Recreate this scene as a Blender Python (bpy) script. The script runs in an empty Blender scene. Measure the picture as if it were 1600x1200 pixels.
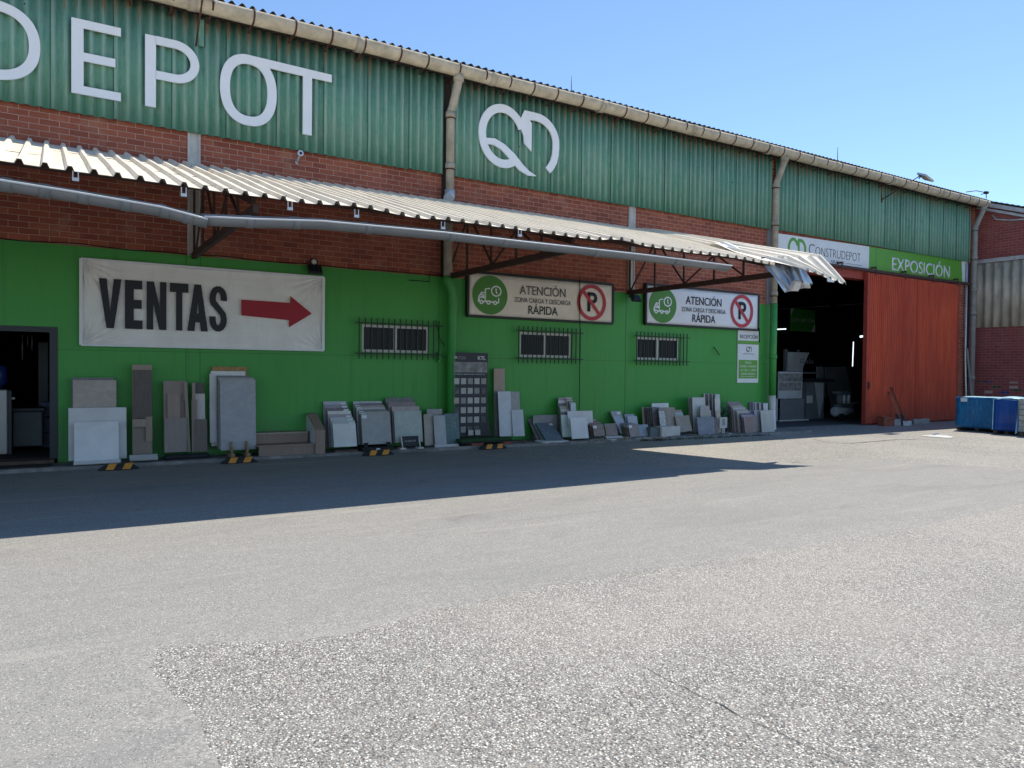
import bpy, bmesh, math, random
from mathutils import Vector, Matrix, noise
random.seed(7)
S = bpy.context.scene
COL = S.collection

# ------------------------------------------------------------ camera, sky, sun, exposure
YAW, PITCH, ROLL = math.radians(32.124), math.radians(1.1035), math.radians(0.6302)
CAMP = Vector((0.0, -14.04, 1.65)); FPX = 1150.0
_f0 = Vector((math.sin(YAW), math.cos(YAW), 0)); _r0 = Vector((math.cos(YAW), -math.sin(YAW), 0)); _u0 = Vector((0, 0, 1))
_f = _f0*math.cos(PITCH) - _u0*math.sin(PITCH); _u = _u0*math.cos(PITCH) + _f0*math.sin(PITCH)
_R = _r0*math.cos(ROLL) + _u*math.sin(ROLL); _U = -_r0*math.sin(ROLL) + _u*math.cos(ROLL)
cd = bpy.data.cameras.new('camera'); cam = bpy.data.objects.new('camera', cd); COL.objects.link(cam)
cd.sensor_width = 36; cd.lens = 36*FPX/1600; cd.clip_end = 2000; cd.clip_start = 0.05
m = Matrix((( _R.x, _U.x, -_f.x, CAMP.x), (_R.y, _U.y, -_f.y, CAMP.y), (_R.z, _U.z, -_f.z, CAMP.z), (0, 0, 0, 1)))
cam.matrix_world = m; S.camera = cam

SUN_D = Vector((0.56, 0.21, 1.0)).normalized()          # towards the sun: behind the building, to the right
elev = math.asin(SUN_D.z); azim = math.atan2(SUN_D.x, SUN_D.y)
W = bpy.data.worlds.new('World'); S.world = W; W.use_nodes = True
wt = W.node_tree; bg = wt.nodes['Background']; sky = wt.nodes.new('ShaderNodeTexSky')
sky.sky_type = 'NISHITA'; sky.sun_disc = False; sky.sun_elevation = elev; sky.sun_rotation = azim
sky.air_density = 1.0; sky.dust_density = 0.0; sky.ozone_density = 5.0
wt.links.new(sky.outputs[0], bg.inputs[0]); bg.inputs[1].default_value = 0.132
sl = bpy.data.lights.new('sun', 'SUN'); sl.energy = 4.0; sl.angle = math.radians(0.5); sl.color = (1.0, 0.94, 0.82)
so = bpy.data.objects.new('sun', sl); COL.objects.link(so); so.rotation_euler = (-SUN_D).to_track_quat('-Z', 'Y').to_euler()
S.view_settings.view_transform = 'Standard'; S.view_settings.look = 'None'
S.view_settings.exposure = 0.53; S.view_settings.gamma = 1.0

def ray(px, py): return _f*FPX + _R*(px-800) - _U*(py-600)
def P(px, py, y=0.0):                                    # point of the vertical plane at depth y seen at that picture position
    d = ray(px, py); return CAMP + d*((y-CAMP.y)/d.y)
def G(px, py, z=0.0):
    d = ray(px, py); return CAMP + d*((z-CAMP.z)/d.z)
def PX(px, py, x):
    d = ray(px, py); return CAMP + d*((x-CAMP.x)/d.x)

# ------------------------------------------------------------ mesh builder
class MB:
    def __init__(s): s.v = []; s.f = []; s.m = []; s.smooth = []
    def face(s, pts, mi=0, sm=False):
        n = len(s.v); s.v += [tuple(p) for p in pts]; s.f.append(tuple(range(n, n+len(pts)))); s.m.append(mi); s.smooth.append(sm)
    def box(s, x0, x1, y0, y1, z0, z1, mi=0, M=None):
        c = [Vector((x, y, z)) for z in (z0, z1) for y in (y0, y1) for x in (x0, x1)]
        if M: c = [M @ p for p in c]
        n = len(s.v); s.v += [tuple(p) for p in c]
        for q in ((0,2,3,1), (4,5,7,6), (0,1,5,4), (2,6,7,3), (0,4,6,2), (1,3,7,5)):
            s.f.append(tuple(n+i for i in q)); s.m.append(mi); s.smooth.append(False)
        return s
    def bar(s, a, b, w, h=None, mi=0, up=Vector((0, 0, 1))):   # rectangular bar between two points
        a = Vector(a); b = Vector(b); h = h or w; d = (b-a); L = d.length; d.normalize()
        if abs(d.dot(up)) > .99: up = Vector((0, 1, 0))
        r = d.cross(up).normalized(); u = r.cross(d)
        M = Matrix(((r.x, d.x, u.x, a.x), (r.y, d.y, u.y, a.y), (r.z, d.z, u.z, a.z), (0, 0, 0, 1)))
        return s.box(-w/2, w/2, 0, L, -h/2, h/2, mi, M)
    def tube(s, pts, r, seg=10, mi=0, cap=True, arc=None):
        pts = [Vector(p) for p in pts]; rings = []
        rr = r if isinstance(r, (list, tuple)) else [r]*len(pts)
        ref = None
        for i, p in enumerate(pts):
            t = (pts[min(i+1, len(pts)-1)] - pts[max(i-1, 0)]).normalized()
            if ref is None: ref = Vector((0, 0, 1)) if abs(t.z) < .9 else Vector((1, 0, 0))
            a = (ref - t*ref.dot(t)).normalized(); ref = a; b = t.cross(a)
            k0 = len(s.v)
            for j in range(seg):
                th = 2*math.pi*j/seg; s.v.append(tuple(p + (a*math.cos(th) + b*math.sin(th))*rr[i]))
            rings.append(k0)
        for i in range(len(rings)-1):
            for j in range(seg):
                k = (j+1) % seg
                s.f.append((rings[i]+j, rings[i]+k, rings[i+1]+k, rings[i+1]+j)); s.m.append(mi); s.smooth.append(True)
        if cap:
            s.f.append(tuple(rings[0]+j for j in reversed(range(seg)))); s.m.append(mi); s.smooth.append(False)
            s.f.append(tuple(rings[-1]+j for j in range(seg))); s.m.append(mi); s.smooth.append(False)
        return s
    def prism(s, poly, y0, y1, mi=0, mi_side=None):       # polygon in (x,z), extruded along y; y0 is the front
        ms = mi if mi_side is None else mi_side
        n = len(poly)
        ar = sum(poly[i][0]*poly[(i+1) % n][1]-poly[(i+1) % n][0]*poly[i][1] for i in range(n))
        if ar < 0: poly = poly[::-1]
        k = len(s.v)
        s.v += [(x, y0, z) for x, z in poly] + [(x, y1, z) for x, z in poly]
        s.f.append(tuple(range(k, k+n))); s.m.append(mi); s.smooth.append(False)
        s.f.append(tuple(reversed(range(k+n, k+2*n)))); s.m.append(ms); s.smooth.append(False)
        for i in range(n):
            j = (i+1) % n
            s.f.append((k+j, k+i, k+n+i, k+n+j)); s.m.append(ms); s.smooth.append(False)
        return s
    def ribbon(s, path, w, y0, y1, mi=0, closed=False):   # flat stroke of width w in the (x,z) plane
        path = [q for k, q in enumerate(path) if k == 0 or math.hypot(q[0]-path[k-1][0], q[1]-path[k-1][1]) > 1e-5]
        n = len(path); L = []; R = []
        for i in range(n):
            a = Vector(path[(i-1) % n] if (closed or i > 0) else path[0]); b = Vector(path[(i+1) % n] if (closed or i < n-1) else path[-1])
            t = (b-a).normalized(); nn = Vector((-t.y, t.x)); p = Vector(path[i])
            ww = w[i] if isinstance(w, (list, tuple)) else w
            if 0 < i < n-1 or closed:
                t1 = (p - a).normalized(); c = max(.5, abs(t1.dot(t))); ww = ww/c
            L.append(p+nn*ww/2); R.append(p-nn*ww/2)
        m_ = n if closed else n-1
        for i in range(m_):
            j = (i+1) % n
            s.quadprism(L[i], R[i], R[j], L[j], y0, y1, mi, closed or i > 0, closed or i < n-2)
        return s
    def quadprism(s, a, b, c, d, y0, y1, mi, o0, o1):
        A = [(p.x, y0, p.y) for p in (a, b, c, d)]; B = [(p.x, y1, p.y) for p in (a, b, c, d)]
        s.face(A, mi); s.face(B[::-1], mi)
        s.face([A[1], A[0], B[0], B[1]] if False else [A[0], A[3], B[3], B[0]], mi); s.face([A[2], A[1], B[1], B[2]], mi)
        if not o0: s.face([A[1], A[0], B[0], B[1]], mi)
        if not o1: s.face([A[3], A[2], B[2], B[3]], mi)
    def grid(s, fn, nu, nv, t=0.004, mi=0, mb=None, sm=False):   # sheet of real thickness from a function of (i,j)
        mb = mi if mb is None else mb
        T = [[Vector(fn(i, j)) for i in range(nu+1)] for j in range(nv+1)]
        N = [[None]*(nu+1) for _ in range(nv+1)]
        for j in range(nv+1):
            for i in range(nu+1):
                du = T[j][min(i+1, nu)]-T[j][max(i-1, 0)]; dv = T[min(j+1, nv)][i]-T[max(j-1, 0)][i]
                N[j][i] = du.cross(dv).normalized()
        k = len(s.v); w = nu+1; tot = w*(nv+1)
        for row in T: s.v += [tuple(p) for p in row]
        for j in range(nv+1): s.v += [tuple(T[j][i]-N[j][i]*t) for i in range(w)]
        def q(a, b, c, d, mm, ss): s.f.append((a, b, c, d)); s.m.append(mm); s.smooth.append(ss)
        for j in range(nv):
            for i in range(nu):
                a = k+j*w+i; q(a, a+1, a+w+1, a+w, mi, sm); b = a+tot; q(b, b+w, b+w+1, b+1, mb, sm)
        for i in range(nu):
            a = k+i; q(a, a+tot, a+tot+1, a+1, mb, False); a = k+nv*w+i; q(a, a+1, a+tot+1, a+tot, mb, False)
        for j in range(nv):
            a = k+j*w; q(a, a+w, a+w+tot, a+tot, mb, False); a = k+j*w+nu; q(a, a+tot, a+w+tot, a+w, mb, False)
        return s
    def build(s, name, mats, parent=None, color=None, bevel=0, loc=None):
        me = bpy.data.meshes.new(name)
        o0 = Vector(loc) if loc is not None else Vector((0, 0, 0))
        me.from_pydata([tuple(Vector(p)-o0) for p in s.v], [], s.f)
        if not isinstance(mats, (list, tuple)): mats = [mats]
        for mm in mats: me.materials.append(mm)
        for p, mi, ss in zip(me.polygons, s.m, s.smooth): p.material_index = mi; p.use_smooth = ss
        me.validate(); me.update()
        o = bpy.data.objects.new(name, me); COL.objects.link(o); o.location = o0
        if parent is not None:
            o.parent = parent; o.location = o0-parent_world(parent)
        if color: o.color = (*color, 1)
        if bevel:
            b = o.modifiers.new('bevel', 'BEVEL'); b.width = bevel; b.segments = 2; b.limit_method = 'ANGLE'
        return o
def parent_world(p):
    v = Vector((0, 0, 0))
    while p is not None: v += p.location; p = p.parent
    return v
def tag(o, label, cat, group=None, kind=None):
    o['label'] = label; o['category'] = cat
    if group: o['group'] = group
    if kind: o['kind'] = kind
    return o
def thing(name, loc, label, cat, group=None):
    o = bpy.data.objects.new(name, None); COL.objects.link(o); o.location = loc; o.empty_display_size = .2
    return tag(o, label, cat, group)
def text(name, body, x0, x1, z0, z1, y, mat, parent, bold=0.0, depth=.003, color=None):
    cu = bpy.data.curves.new('t', 'FONT'); cu.body = body; cu.size = 1; cu.offset = bold; cu.resolution_u = 4
    t = bpy.data.objects.new('t', cu); COL.objects.link(t)
    bpy.context.view_layer.update()
    me = bpy.data.meshes.new_from_object(t.evaluated_get(bpy.context.evaluated_depsgraph_get()))
    bpy.data.objects.remove(t); me.name = name
    xs = [v.co.x for v in me.vertices]; ys = [v.co.y for v in me.vertices]
    bx, BX, by, BY = min(xs), max(xs), min(ys), max(ys)
    pl = parent_world(parent)
    for v in me.vertices:
        v.co = Vector((x0+(v.co.x-bx)/(BX-bx)*(x1-x0), y, z0+(v.co.y-by)/(BY-by)*(z1-z0)))-pl
    me.materials.clear(); me.materials.append(mat)
    o = bpy.data.objects.new(name, me); COL.objects.link(o); o.parent = parent
    sd = o.modifiers.new('thick', 'SOLIDIFY'); sd.thickness = depth; sd.offset = -1
    return o

# ------------------------------------------------------------ materials
def lin(c): return tuple((x/255/12.92 if x/255 <= .04045 else ((x/255+.055)/1.055)**2.4) for x in c)
class NT:
    def __init__(s, name, rough=.7, metal=0, spec=.5):
        s.mat = bpy.data.materials.new(name); s.mat.use_nodes = True; s.t = s.mat.node_tree; s.b = s.t.nodes['Principled BSDF']
        s.b.inputs['Roughness'].default_value = rough; s.b.inputs['Metallic'].default_value = metal
        s.b.inputs['Specular IOR Level'].default_value = spec
    def n(s, typ, ins={}, **kw):
        x = s.t.nodes.new('ShaderNode'+typ)
        for k, v in kw.items(): setattr(x, k, v)
        for k, v in ins.items():
            if isinstance(v, bpy.types.NodeSocket): s.t.links.new(v, x.inputs[k])
            else: x.inputs[k].default_value = v
        return x
    def pos(s): return s.n('NewGeometry').outputs['Position']
    def obj(s): return s.n('TexCoord').outputs['Object']
    def map(s, v, scale=(1, 1, 1), loc=(0, 0, 0)): return s.n('Mapping', {'Vector': v, 'Scale': scale, 'Location': loc}).outputs[0]
    def noise(s, v, scale, detail=4, rough=.55, dist=0): return s.n('TexNoise', {'Vector': v, 'Scale': scale, 'Detail': detail, 'Roughness': rough, 'Distortion': dist}).outputs['Fac']
    def ramp(s, f, a, b): return s.n('MapRange', {'Value': f, 'From Min': a, 'From Max': b}).outputs[0]
    def math(s, op, a, b=0.0, c=None):
        d = {0: a, 1: b}
        if c is not None: d[2] = c
        return s.n('Math', d, operation=op).outputs[0]
    def mix(s, f, a, b, mode='MIX'):
        a = (*a, 1) if isinstance(a, tuple) and len(a) == 3 else a; b = (*b, 1) if isinstance(b, tuple) and len(b) == 3 else b
        return s.n('Mix', {0: f, 6: a, 7: b}, data_type='RGBA', blend_type=mode).outputs[2]
    def col(s, c):
        if isinstance(c, bpy.types.NodeSocket): s.t.links.new(c, s.b.inputs['Base Color'])
        else: s.b.inputs['Base Color'].default_value = (*c, 1)
        return s
    def bump(s, h, strength=.5, dist=.01):
        bn = s.n('Bump', {'Height': h, 'Strength': strength, 'Distance': dist}); s.t.links.new(bn.outputs[0], s.b.inputs['Normal']); return s
    def sep(s, v): return s.n('SeparateXYZ', {0: v}).outputs

def plain(name, c, rough=.6, metal=0, var=.12, scale=3.0, bump=0, spec=.5, streak=(1, 1, 1), world=True):
    t = NT(name, rough, metal, spec); v = t.map(t.pos() if world else t.obj(), streak)
    f = t.ramp(t.noise(v, scale, 5, .6), .3, .7)
    f2 = t.noise(v, scale*9, 3, .6)
    d = tuple(x*(1-var) for x in c); e = tuple(min(1, x*(1+var)) for x in c)
    cc = t.mix(f, d, e); t.col(t.mix(t.math('MULTIPLY', f2, var*1.2), cc, tuple(x*.6 for x in c)))
    if bump: t.bump(f2, bump, .004)
    return t.mat

def brick_mat(name, swap, c1, c2, mortar, paint=False):
    t = NT(name, .88, spec=.25); p = t.pos(); x, y, z = t.sep(p)
    v = t.n('CombineXYZ', {0: (y if swap else x), 1: z, 2: 0.0}).outputs[0]
    wob = t.n('VectorMath', {0: v, 1: t.n('VectorMath', {0: t.n('TexNoise', {'Vector': v, 'Scale': 3.0}).outputs['Color'], 1: (.012, .012, 0)}, operation='MULTIPLY').outputs[0]}, operation='ADD').outputs[0]
    br = t.n('TexBrick', {'Vector': wob, 'Color1': (*c1, 1), 'Color2': (*c2, 1), 'Mortar': (*mortar, 1), 'Scale': 1.0, 'Mortar Size': .0046, 'Mortar Smooth': .25, 'Bias': -.05, 'Brick Width': .275, 'Row Height': .098})
    br2 = t.n('TexBrick', {'Vector': wob, 'Color1': (0, 0, 0, 1), 'Color2': (1, 1, 1, 1), 'Mortar': (.5, .5, .5, 1), 'Scale': 1.0, 'Mortar Size': .0, 'Brick Width': .275, 'Row Height': .098})
    nz = t.noise(p, 2.2, 6, .65); ns = t.noise(t.map(p, (4, 4, 30)), 2.0, 4, .6); big = t.noise(p, .7, 4, .6)
    c = br.outputs['Color']
    c = t.mix(t.math('MULTIPLY', t.ramp(ns, .45, .75), .4), c, tuple(x*.6 for x in c1))
    c = t.mix(t.math('MULTIPLY', t.ramp(nz, .53, .72), .38), c, (mortar[0]*.9, mortar[1]*.75, mortar[2]*.66))
    c = t.mix(t.math('MULTIPLY', t.ramp(big, .5, .75), .35), c, tuple(x*.45 for x in c2))
    sp = t.noise(p, 60, 3, .7)
    c = t.mix(t.math('MULTIPLY', t.ramp(sp, .56, .72), .4), c, tuple(x*.45 for x in c1))
    if paint:                                            # a few bricks daubed with paint, low on the wall
        r = t.n('TexWhiteNoise', {'Vector': t.n('CombineXYZ', {0: t.math('FLOOR', t.math('ADD', t.math('DIVIDE', y, .275), t.math('MULTIPLY', t.math('MODULO', t.math('FLOOR', t.math('DIVIDE', z, .098)), 2.0), .5))), 1: t.math('FLOOR', t.math('DIVIDE', z, .098)), 2: 6.0}).outputs[0]})
        hit = t.math('MULTIPLY', t.math('GREATER_THAN', r.outputs['Value'], .8), t.math('LESS_THAN', t.math('ABSOLUTE', t.math('SUBTRACT', z, 1.12)), .3))
        hit = t.math('MULTIPLY', hit, t.math('LESS_THAN', br.outputs['Fac'], .5))
        h = t.sep(r.outputs['Color'])[1]
        pc = t.mix(t.math('GREATER_THAN', h, .33), (.02, .11, .05), (.015, .07, .26)); pc = t.mix(t.math('GREATER_THAN', h, .66), pc, (.5, .42, .36))
        c = t.mix(t.math('MULTIPLY', hit, .85), c, pc)
    t.col(c)
    h = t.math('ADD', t.math('MULTIPLY', br.outputs['Fac'], -1.0), t.math('MULTIPLY', nz, .5))
    return t.bump(h, .6, .008).mat

M = {}
M['brick'] = brick_mat('brick', False, (.4, .12, .07), (.26, .07, .045), (.56, .4, .31))
M['brick_side'] = brick_mat('brick_side', True, (.36, .1, .09), (.27, .078, .072), (.44, .28, .25), True)

# painted lower wall: green masonry paint, panel joints, scuffs near the ground
t = NT('green_wall_paint', .5, spec=.45); p = t.pos(); x, y, z = t.sep(p)
g = t.mix(t.ramp(t.noise(p, .35, 4, .5), .35, .65), (.045, .3, .042), (.056, .335, .055))
g = t.mix(t.math('MULTIPLY', t.ramp(t.noise(t.map(p, (6, 6, .8)), 1.5, 5, .6), .5, .8), .22), g, (.075, .2, .09))
g = t.mix(t.math('MULTIPLY', t.ramp(t.noise(t.map(p, (9, 9, .5)), 1.0, 4, .6), .55, .72), .25), g, (.02, .1, .025))
dirt = t.math('MULTIPLY', t.ramp(z, .8, .05), t.ramp(t.noise(p, 2.4, 6, .7), .42, .62))
g = t.mix(t.math('MULTIPLY', dirt, .7), g, (.13, .15, .11))
for xj in (2.03, 2.26, 10.72, 12.14, 6.96):
    g = t.mix(t.math('MULTIPLY', t.math('LESS_THAN', t.math('ABSOLUTE', t.math('SUBTRACT', x, xj)), .012 if xj > 10 else .006), .7), g, (.012, .06, .015))
hj = t.math('LESS_THAN', t.math('ABSOLUTE', t.math('SUBTRACT', z, 1.9)), .006)
g = t.mix(t.math('MULTIPLY', hj, .5), g, (.015, .07, .02))
t.col(g); t.bump(t.math('ADD', t.noise(p, 28, 4, .6), t.math('MULTIPLY', t.noise(p, 2.5, 2), 3.0)), .15, .006); M['green'] = t.mat

# corrugated fibre-cement cladding, old green paint
t = NT('green_cladding', .75, spec=.3); p = t.pos(); x, y, z = t.sep(p)
PITCHW = .177
sheet = t.math('FLOOR', t.math('DIVIDE', x, .885))
rs = t.n('TexWhiteNoise', {'Vector': t.n('CombineXYZ', {0: sheet, 1: 1.0, 2: 2.0}).outputs[0]}).outputs['Value']
wave = t.math('SINE', t.math('MULTIPLY', x, 2*math.pi/PITCHW))
st = t.noise(t.map(p, (11, 11, .55)), 2.2, 6, .65); fine = t.noise(t.map(p, (30, 30, 6)), 2.0, 5, .7)
c = t.mix(rs, (.1, .27, .19), (.15, .34, .25))
crest_wear_light = t.math('MULTIPLY', t.ramp(wave, -.1, 1.0), t.ramp(st, .38, .62))  # pale crests: weathering, with the light on the waves put into the colour
c = t.mix(t.math('MULTIPLY', crest_wear_light, .75), c, (.42, .52, .44))
c = t.mix(t.math('MULTIPLY', t.ramp(st, .54, .7), .65), c, (.035, .17, .11))
c = t.mix(t.math('MULTIPLY', t.ramp(fine, .48, .7), .45), c, (.3, .38, .32))
blot = t.noise(t.map(p, (1.6, 1, .9)), 1.7, 6, .7, .6); c = t.mix(t.math('MULTIPLY', t.ramp(blot, .5, .68), .4), c, (.26, .33, .28)); c = t.mix(t.math('MULTIPLY', t.ramp(blot, .46, .3), .35), c, (.05, .21, .14))
seam = t.math('LESS_THAN', t.math('FRACT', t.math('DIVIDE', x, .885)), .02); c = t.mix(t.math('MULTIPLY', seam, .75), c, (.015, .06, .04))
bot = t.math('MULTIPLY', t.ramp(t.math('ADD', z, t.math('MULTIPLY', st, -.9)), 5.6, 5.2), .5)
c = t.mix(bot, c, (.03, .2, .13))
edge = t.math('ADD', 7.5, t.math('MULTIPLY', t.math('SUBTRACT', st, .5), 1.5))
peel = t.math('MULTIPLY', t.ramp(t.math('SUBTRACT', z, edge), 0.0, .05), t.ramp(wave, .25, .6))
peel = t.math('MULTIPLY', peel, t.ramp(t.noise(t.map(p, (1, 1, .1)), .8, 2), .42, .5))
c = t.mix(t.math('MULTIPLY', peel, .85), c, (.33, .2, .12))
dots = t.n('TexVoronoi', {'Vector': t.n('CombineXYZ', {0: x, 1: 0.0, 2: z}).outputs[0], 'Scale': 1.6}).outputs['Distance']
c = t.mix(t.math('LESS_THAN', dots, .022), c, (.01, .02, .018))
t.col(c); t.bump(fine, .25, .004); M['cladding'] = t.mat

# rest
M['asbestos'] = plain('old_cream_fibre_cement', (.52, .45, .34), .85, var=.25, scale=5, bump=.3, spec=.2)
M['asbestos_dirty'] = plain('grey_cream_pipe', (.42, .37, .29), .85, var=.25, scale=5, bump=.3, spec=.2)
M['pipe_grey'] = plain('grey_dull_pipe', (.3, .29, .27), .8, var=.2, scale=5)
M['green_pipe'] = plain('green_painted_pipe', (.05, .31, .062), .5, var=.1)
M['white_pipe'] = plain('whitewashed_pipe', (.6, .57, .52), .8, var=.15)
M['roof'] = plain('dark_roof_sheet', (.06, .055, .05), .9, var=.4, scale=6, spec=.2)  # shade on the visible roof edge is put into this dark colour
M['soffit'] = plain('dark_soffit', (.03, .022, .018), .9, var=.3)
M['rust'] = plain('rusty_strap', (.08, .03, .02), .8, var=.4, scale=20)
M['truss'] = plain('dark_red_primer_steel', (.07, .033, .026), .75, var=.35, scale=9)
M['concrete_pillar'] = plain('whitened_concrete', (.56, .53, .48), .85, var=.22, scale=7, bump=.3, streak=(1, 1, .3))
M['white'] = plain('white_sheet', (.72, .73, .74), .45, var=.04)
M['letter'] = plain('white_letter_panel', (.82, .83, .85), .4, var=.03)
M['black'] = plain('black_print', (.012, .014, .022), .6, var=.05)
M['frame_black'] = plain('black_sign_frame', (.02, .02, .02), .6, var=.1)
M['red_print'] = plain('red_print', (.36, .008, .025), .6, var=.06)
M['red_ring'] = plain('red_ring_print', (.5, .04, .06), .6, var=.06)
M['logo_green'] = plain('logo_green_print', (.1, .33, .04), .5, var=.05)
M['sign_green'] = plain('leaf_green_print', (.11, .34, .035), .45, var=.06)
M['disc_green'] = plain('disc_green_print', (.075, .25, .04), .6, var=.06)
M['grey_print'] = plain('grey_print', (.12, .12, .12), .6, var=.05)
M['grey_soft'] = plain('pale_grey_print', (.45, .46, .45), .6, var=.05)
M['dark_sheet'] = plain('dark_slate_print', (.018, .02, .03), .5, var=.1)
M['alu'] = plain('white_aluminium', (.62, .6, .56), .45, var=.08)
M['grille'] = plain('dark_green_iron', (.008, .03, .012), .55, var=.2)
M['dark_frame'] = plain('dark_anthracite_frame', (.022, .026, .036), .5, var=.1)
M['inner_floor'] = plain('darkened_hall_floor', (.1, .1, .1), .8, var=.3)  # floor colour darkened to keep the hall in shade
M['interior'] = plain('dark_interior', (.004, .004, .0045), .95, var=.3, spec=.05)  # near-black: the unlit inside is put into the colour
M['gutter'] = plain('grey_plastic_gutter', (.19, .2, .21), .38, var=.12, scale=4)
M['lip'] = plain('sunlit_gutter_lip', (.6, .61, .62), .4, var=.1)  # paler than the gutter: the lip's sunlit highlight put into colour
M['galv'] = plain('galvanised_clip', (.6, .6, .6), .4, .5, var=.15)
M['redsteel'] = plain('red_painted_beam', (.36, .05, .03), .6, var=.25, scale=6)
M['rubber'] = plain('black_rubber', (.012, .013, .016), .75, var=.2, scale=12)
M['yellow'] = plain('yellow_reflective', (.62, .25, .012), .5, var=.15, scale=12)
M['rawwood'] = plain('raw_pine_wood', (.3, .19, .11), .75, var=.25, scale=7, streak=(1, 1, .2))
M['dkwood'] = plain('dark_batten_wood', (.1, .07, .05), .85, var=.35, scale=9)
M['osb'] = plain('osb_board', (.42, .25, .11), .8, var=.5, scale=35)
M['turf'] = plain('green_artificial_turf', (.02, .07, .02), .95, var=.4, scale=60, bump=.6)
M['cable'] = plain('black_cable', (.01, .01, .011), .6, var=.1)
M['greenpale'] = plain('bright_green_strip', (.04, .33, .14), .6, var=.1)
M['brickloose'] = plain('loose_brick', (.3, .09, .05), .9, var=.3, scale=15)
M['plasticbag'] = plain('pale_debris', (.55, .55, .54), .7, var=.2, scale=20)
M['grey_panel'] = plain('grey_green_panel', (.52, .46, .36), .85, var=.4, scale=4, bump=.3, streak=(1, 1, .35))
M['flash'] = plain('pale_flashing', (.5, .5, .5), .6, var=.25, scale=6)
M['steel'] = plain('brushed_steel', (.3, .3, .31), .4, .6, var=.06)
M['crate_blue'] = plain('blue_plastic', (.012, .03, .16), .4, var=.15)
M['boxgrey'] = plain('grey_green_plastic', (.09, .12, .125), .5, var=.1)
M['shopgrey'] = plain('indoor_grey_panel', (.46, .48, .48), .7, var=.1)
M['shopdark'] = plain('indoor_dark_panel', (.16, .175, .18), .7, var=.15)
M['indoor_sign'] = plain('indoor_sign_green', (.05, .35, .05), .6, var=.06)
M['stone_block'] = plain('grey_stone_blocks', (.36, .37, .34), .9, var=.3, scale=9, bump=.4)
M['leaf'] = plain('dark_leaf', (.03, .085, .04), .5, var=.5, scale=30)
M['photo_grey'] = plain('printed_picture', (.3, .3, .29), .6, var=.95, scale=9)

# wind-worn banner cloth
def cloth(name, c, dirt):
    t = NT(name, .7, spec=.2); p = t.pos()
    f = t.noise(p, 1.3, 5, .6); f2 = t.noise(t.map(p, (.6, 1, 9)), 2.4, 4, .6, 1.2); cr = t.noise(t.map(p, (2.5, 1, 1.2)), 1.6, 6, .6, 2.5)
    cc = t.mix(t.math('MULTIPLY', t.ramp(f, .45, .75), .55), c, dirt)
    cc = t.mix(t.math('MULTIPLY', t.ramp(t.noise(t.map(p, (5, 1, .7)), 1.6, 5, .6), .52, .75), .3), cc, dirt)
    t.col(cc); t.bump(t.math('ADD', t.math('MULTIPLY', f2, .6), cr), .55, .02); return t.mat
M['banner'] = cloth('white_banner_cloth', (.88, .86, .83), (.68, .63, .57))
M['banner_tan'] = cloth('yellowed_banner_cloth', (.88, .8, .69), (.66, .56, .45))
M['banner_white'] = cloth('clean_banner_cloth', (.82, .83, .85), (.7, .71, .72))

# canopy sheet: pale lacquer, grime streaks, rust blotches
t = NT('cream_canopy_sheet', .5, spec=.4); p = t.pos(); f = t.noise(t.map(p, (3, .5, 1)), 1.5, 6, .65)
c = t.mix(t.ramp(f, .35, .7), (.9, .81, .66), (.74, .65, .52)); c = t.mix(t.math('MULTIPLY', t.ramp(t.noise(p, 2.2, 5, .6), .58, .75), .5), c, (.5, .33, .2))
vd = t.n('TexVoronoi', {'Vector': t.map(p, (1, 1, .0)), 'Scale': 2.2}).outputs['Distance']
c = t.mix(t.math('LESS_THAN', vd, .04), c, (.08, .06, .05))
t.col(c); M['canopy'] = t.mat
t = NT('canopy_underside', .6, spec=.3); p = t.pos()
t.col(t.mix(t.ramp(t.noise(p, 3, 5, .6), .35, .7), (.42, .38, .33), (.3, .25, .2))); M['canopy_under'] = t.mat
t = NT('bare_zinc_sheet', .36, .75, .5); p = t.pos()
t.col(t.mix(t.ramp(t.noise(p, 5, 5, .6), .35, .7), (.6, .62, .64), (.42, .43, .45))); M['zinc'] = t.mat
# red sliding door
t = NT('red_door_paint', .6, spec=.3); p = t.pos(); x, y, z = t.sep(p)
f = t.noise(t.map(p, (5, 5, .4)), 1.6, 6, .65); c = t.mix(t.ramp(f, .35, .65), (.68, .125, .052), (.5, .075, .038))
c = t.mix(t.math('MULTIPLY', t.ramp(t.noise(p, .35, 3), .4, .65), .35), c, (.28, .04, .035))
c = t.mix(t.math('MULTIPLY', t.ramp(t.noise(t.map(p, (7, 7, 1.2)), 2.4, 6, .7), .62, .72), .5), c, (.5, .22, .16))
c = t.mix(t.math('MULTIPLY', t.math('MULTIPLY', t.ramp(z, .8, .1), t.ramp(t.noise(p, 4, 5, .7), .4, .6)), .5), c, (.2, .09, .07))
t.col(c); M['reddoor'] = t.mat
# window glass with vertical blinds behind
t = NT('dark_window_glass', .2, spec=.12); p = t.pos(); x, y, z = t.sep(p)
bl = t.math('FRACT', t.math('DIVIDE', x, .085)); t.col(t.mix(t.ramp(bl, .1, .9), (.012, .013, .02), (.03, .032, .042))); M['glass'] = t.mat
# blue shrink wrap
t = NT('blue_shrink_wrap', .32, spec=.5); p = t.pos(); f = t.noise(t.map(p, (1, 3, 1)), 2.5, 5, .6, 1.5)
t.col(t.mix(t.ramp(f, .3, .7), (.012, .09, .24), (.02, .2, .42))); t.bump(f, .5, .03); M['wrap'] = t.mat
M['wrap_deep'] = plain('deep_blue_shrink_wrap', (.008, .07, .33), .3, var=.25, scale=3, bump=.3, streak=(1, 4, .3))
M['wrap_pale'] = plain('wrap_fold_and_lit_top', (.35, .6, .75), .35, var=.2, scale=6)  # pale wrap for folds; on load tops, sunlight put into the colour
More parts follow.
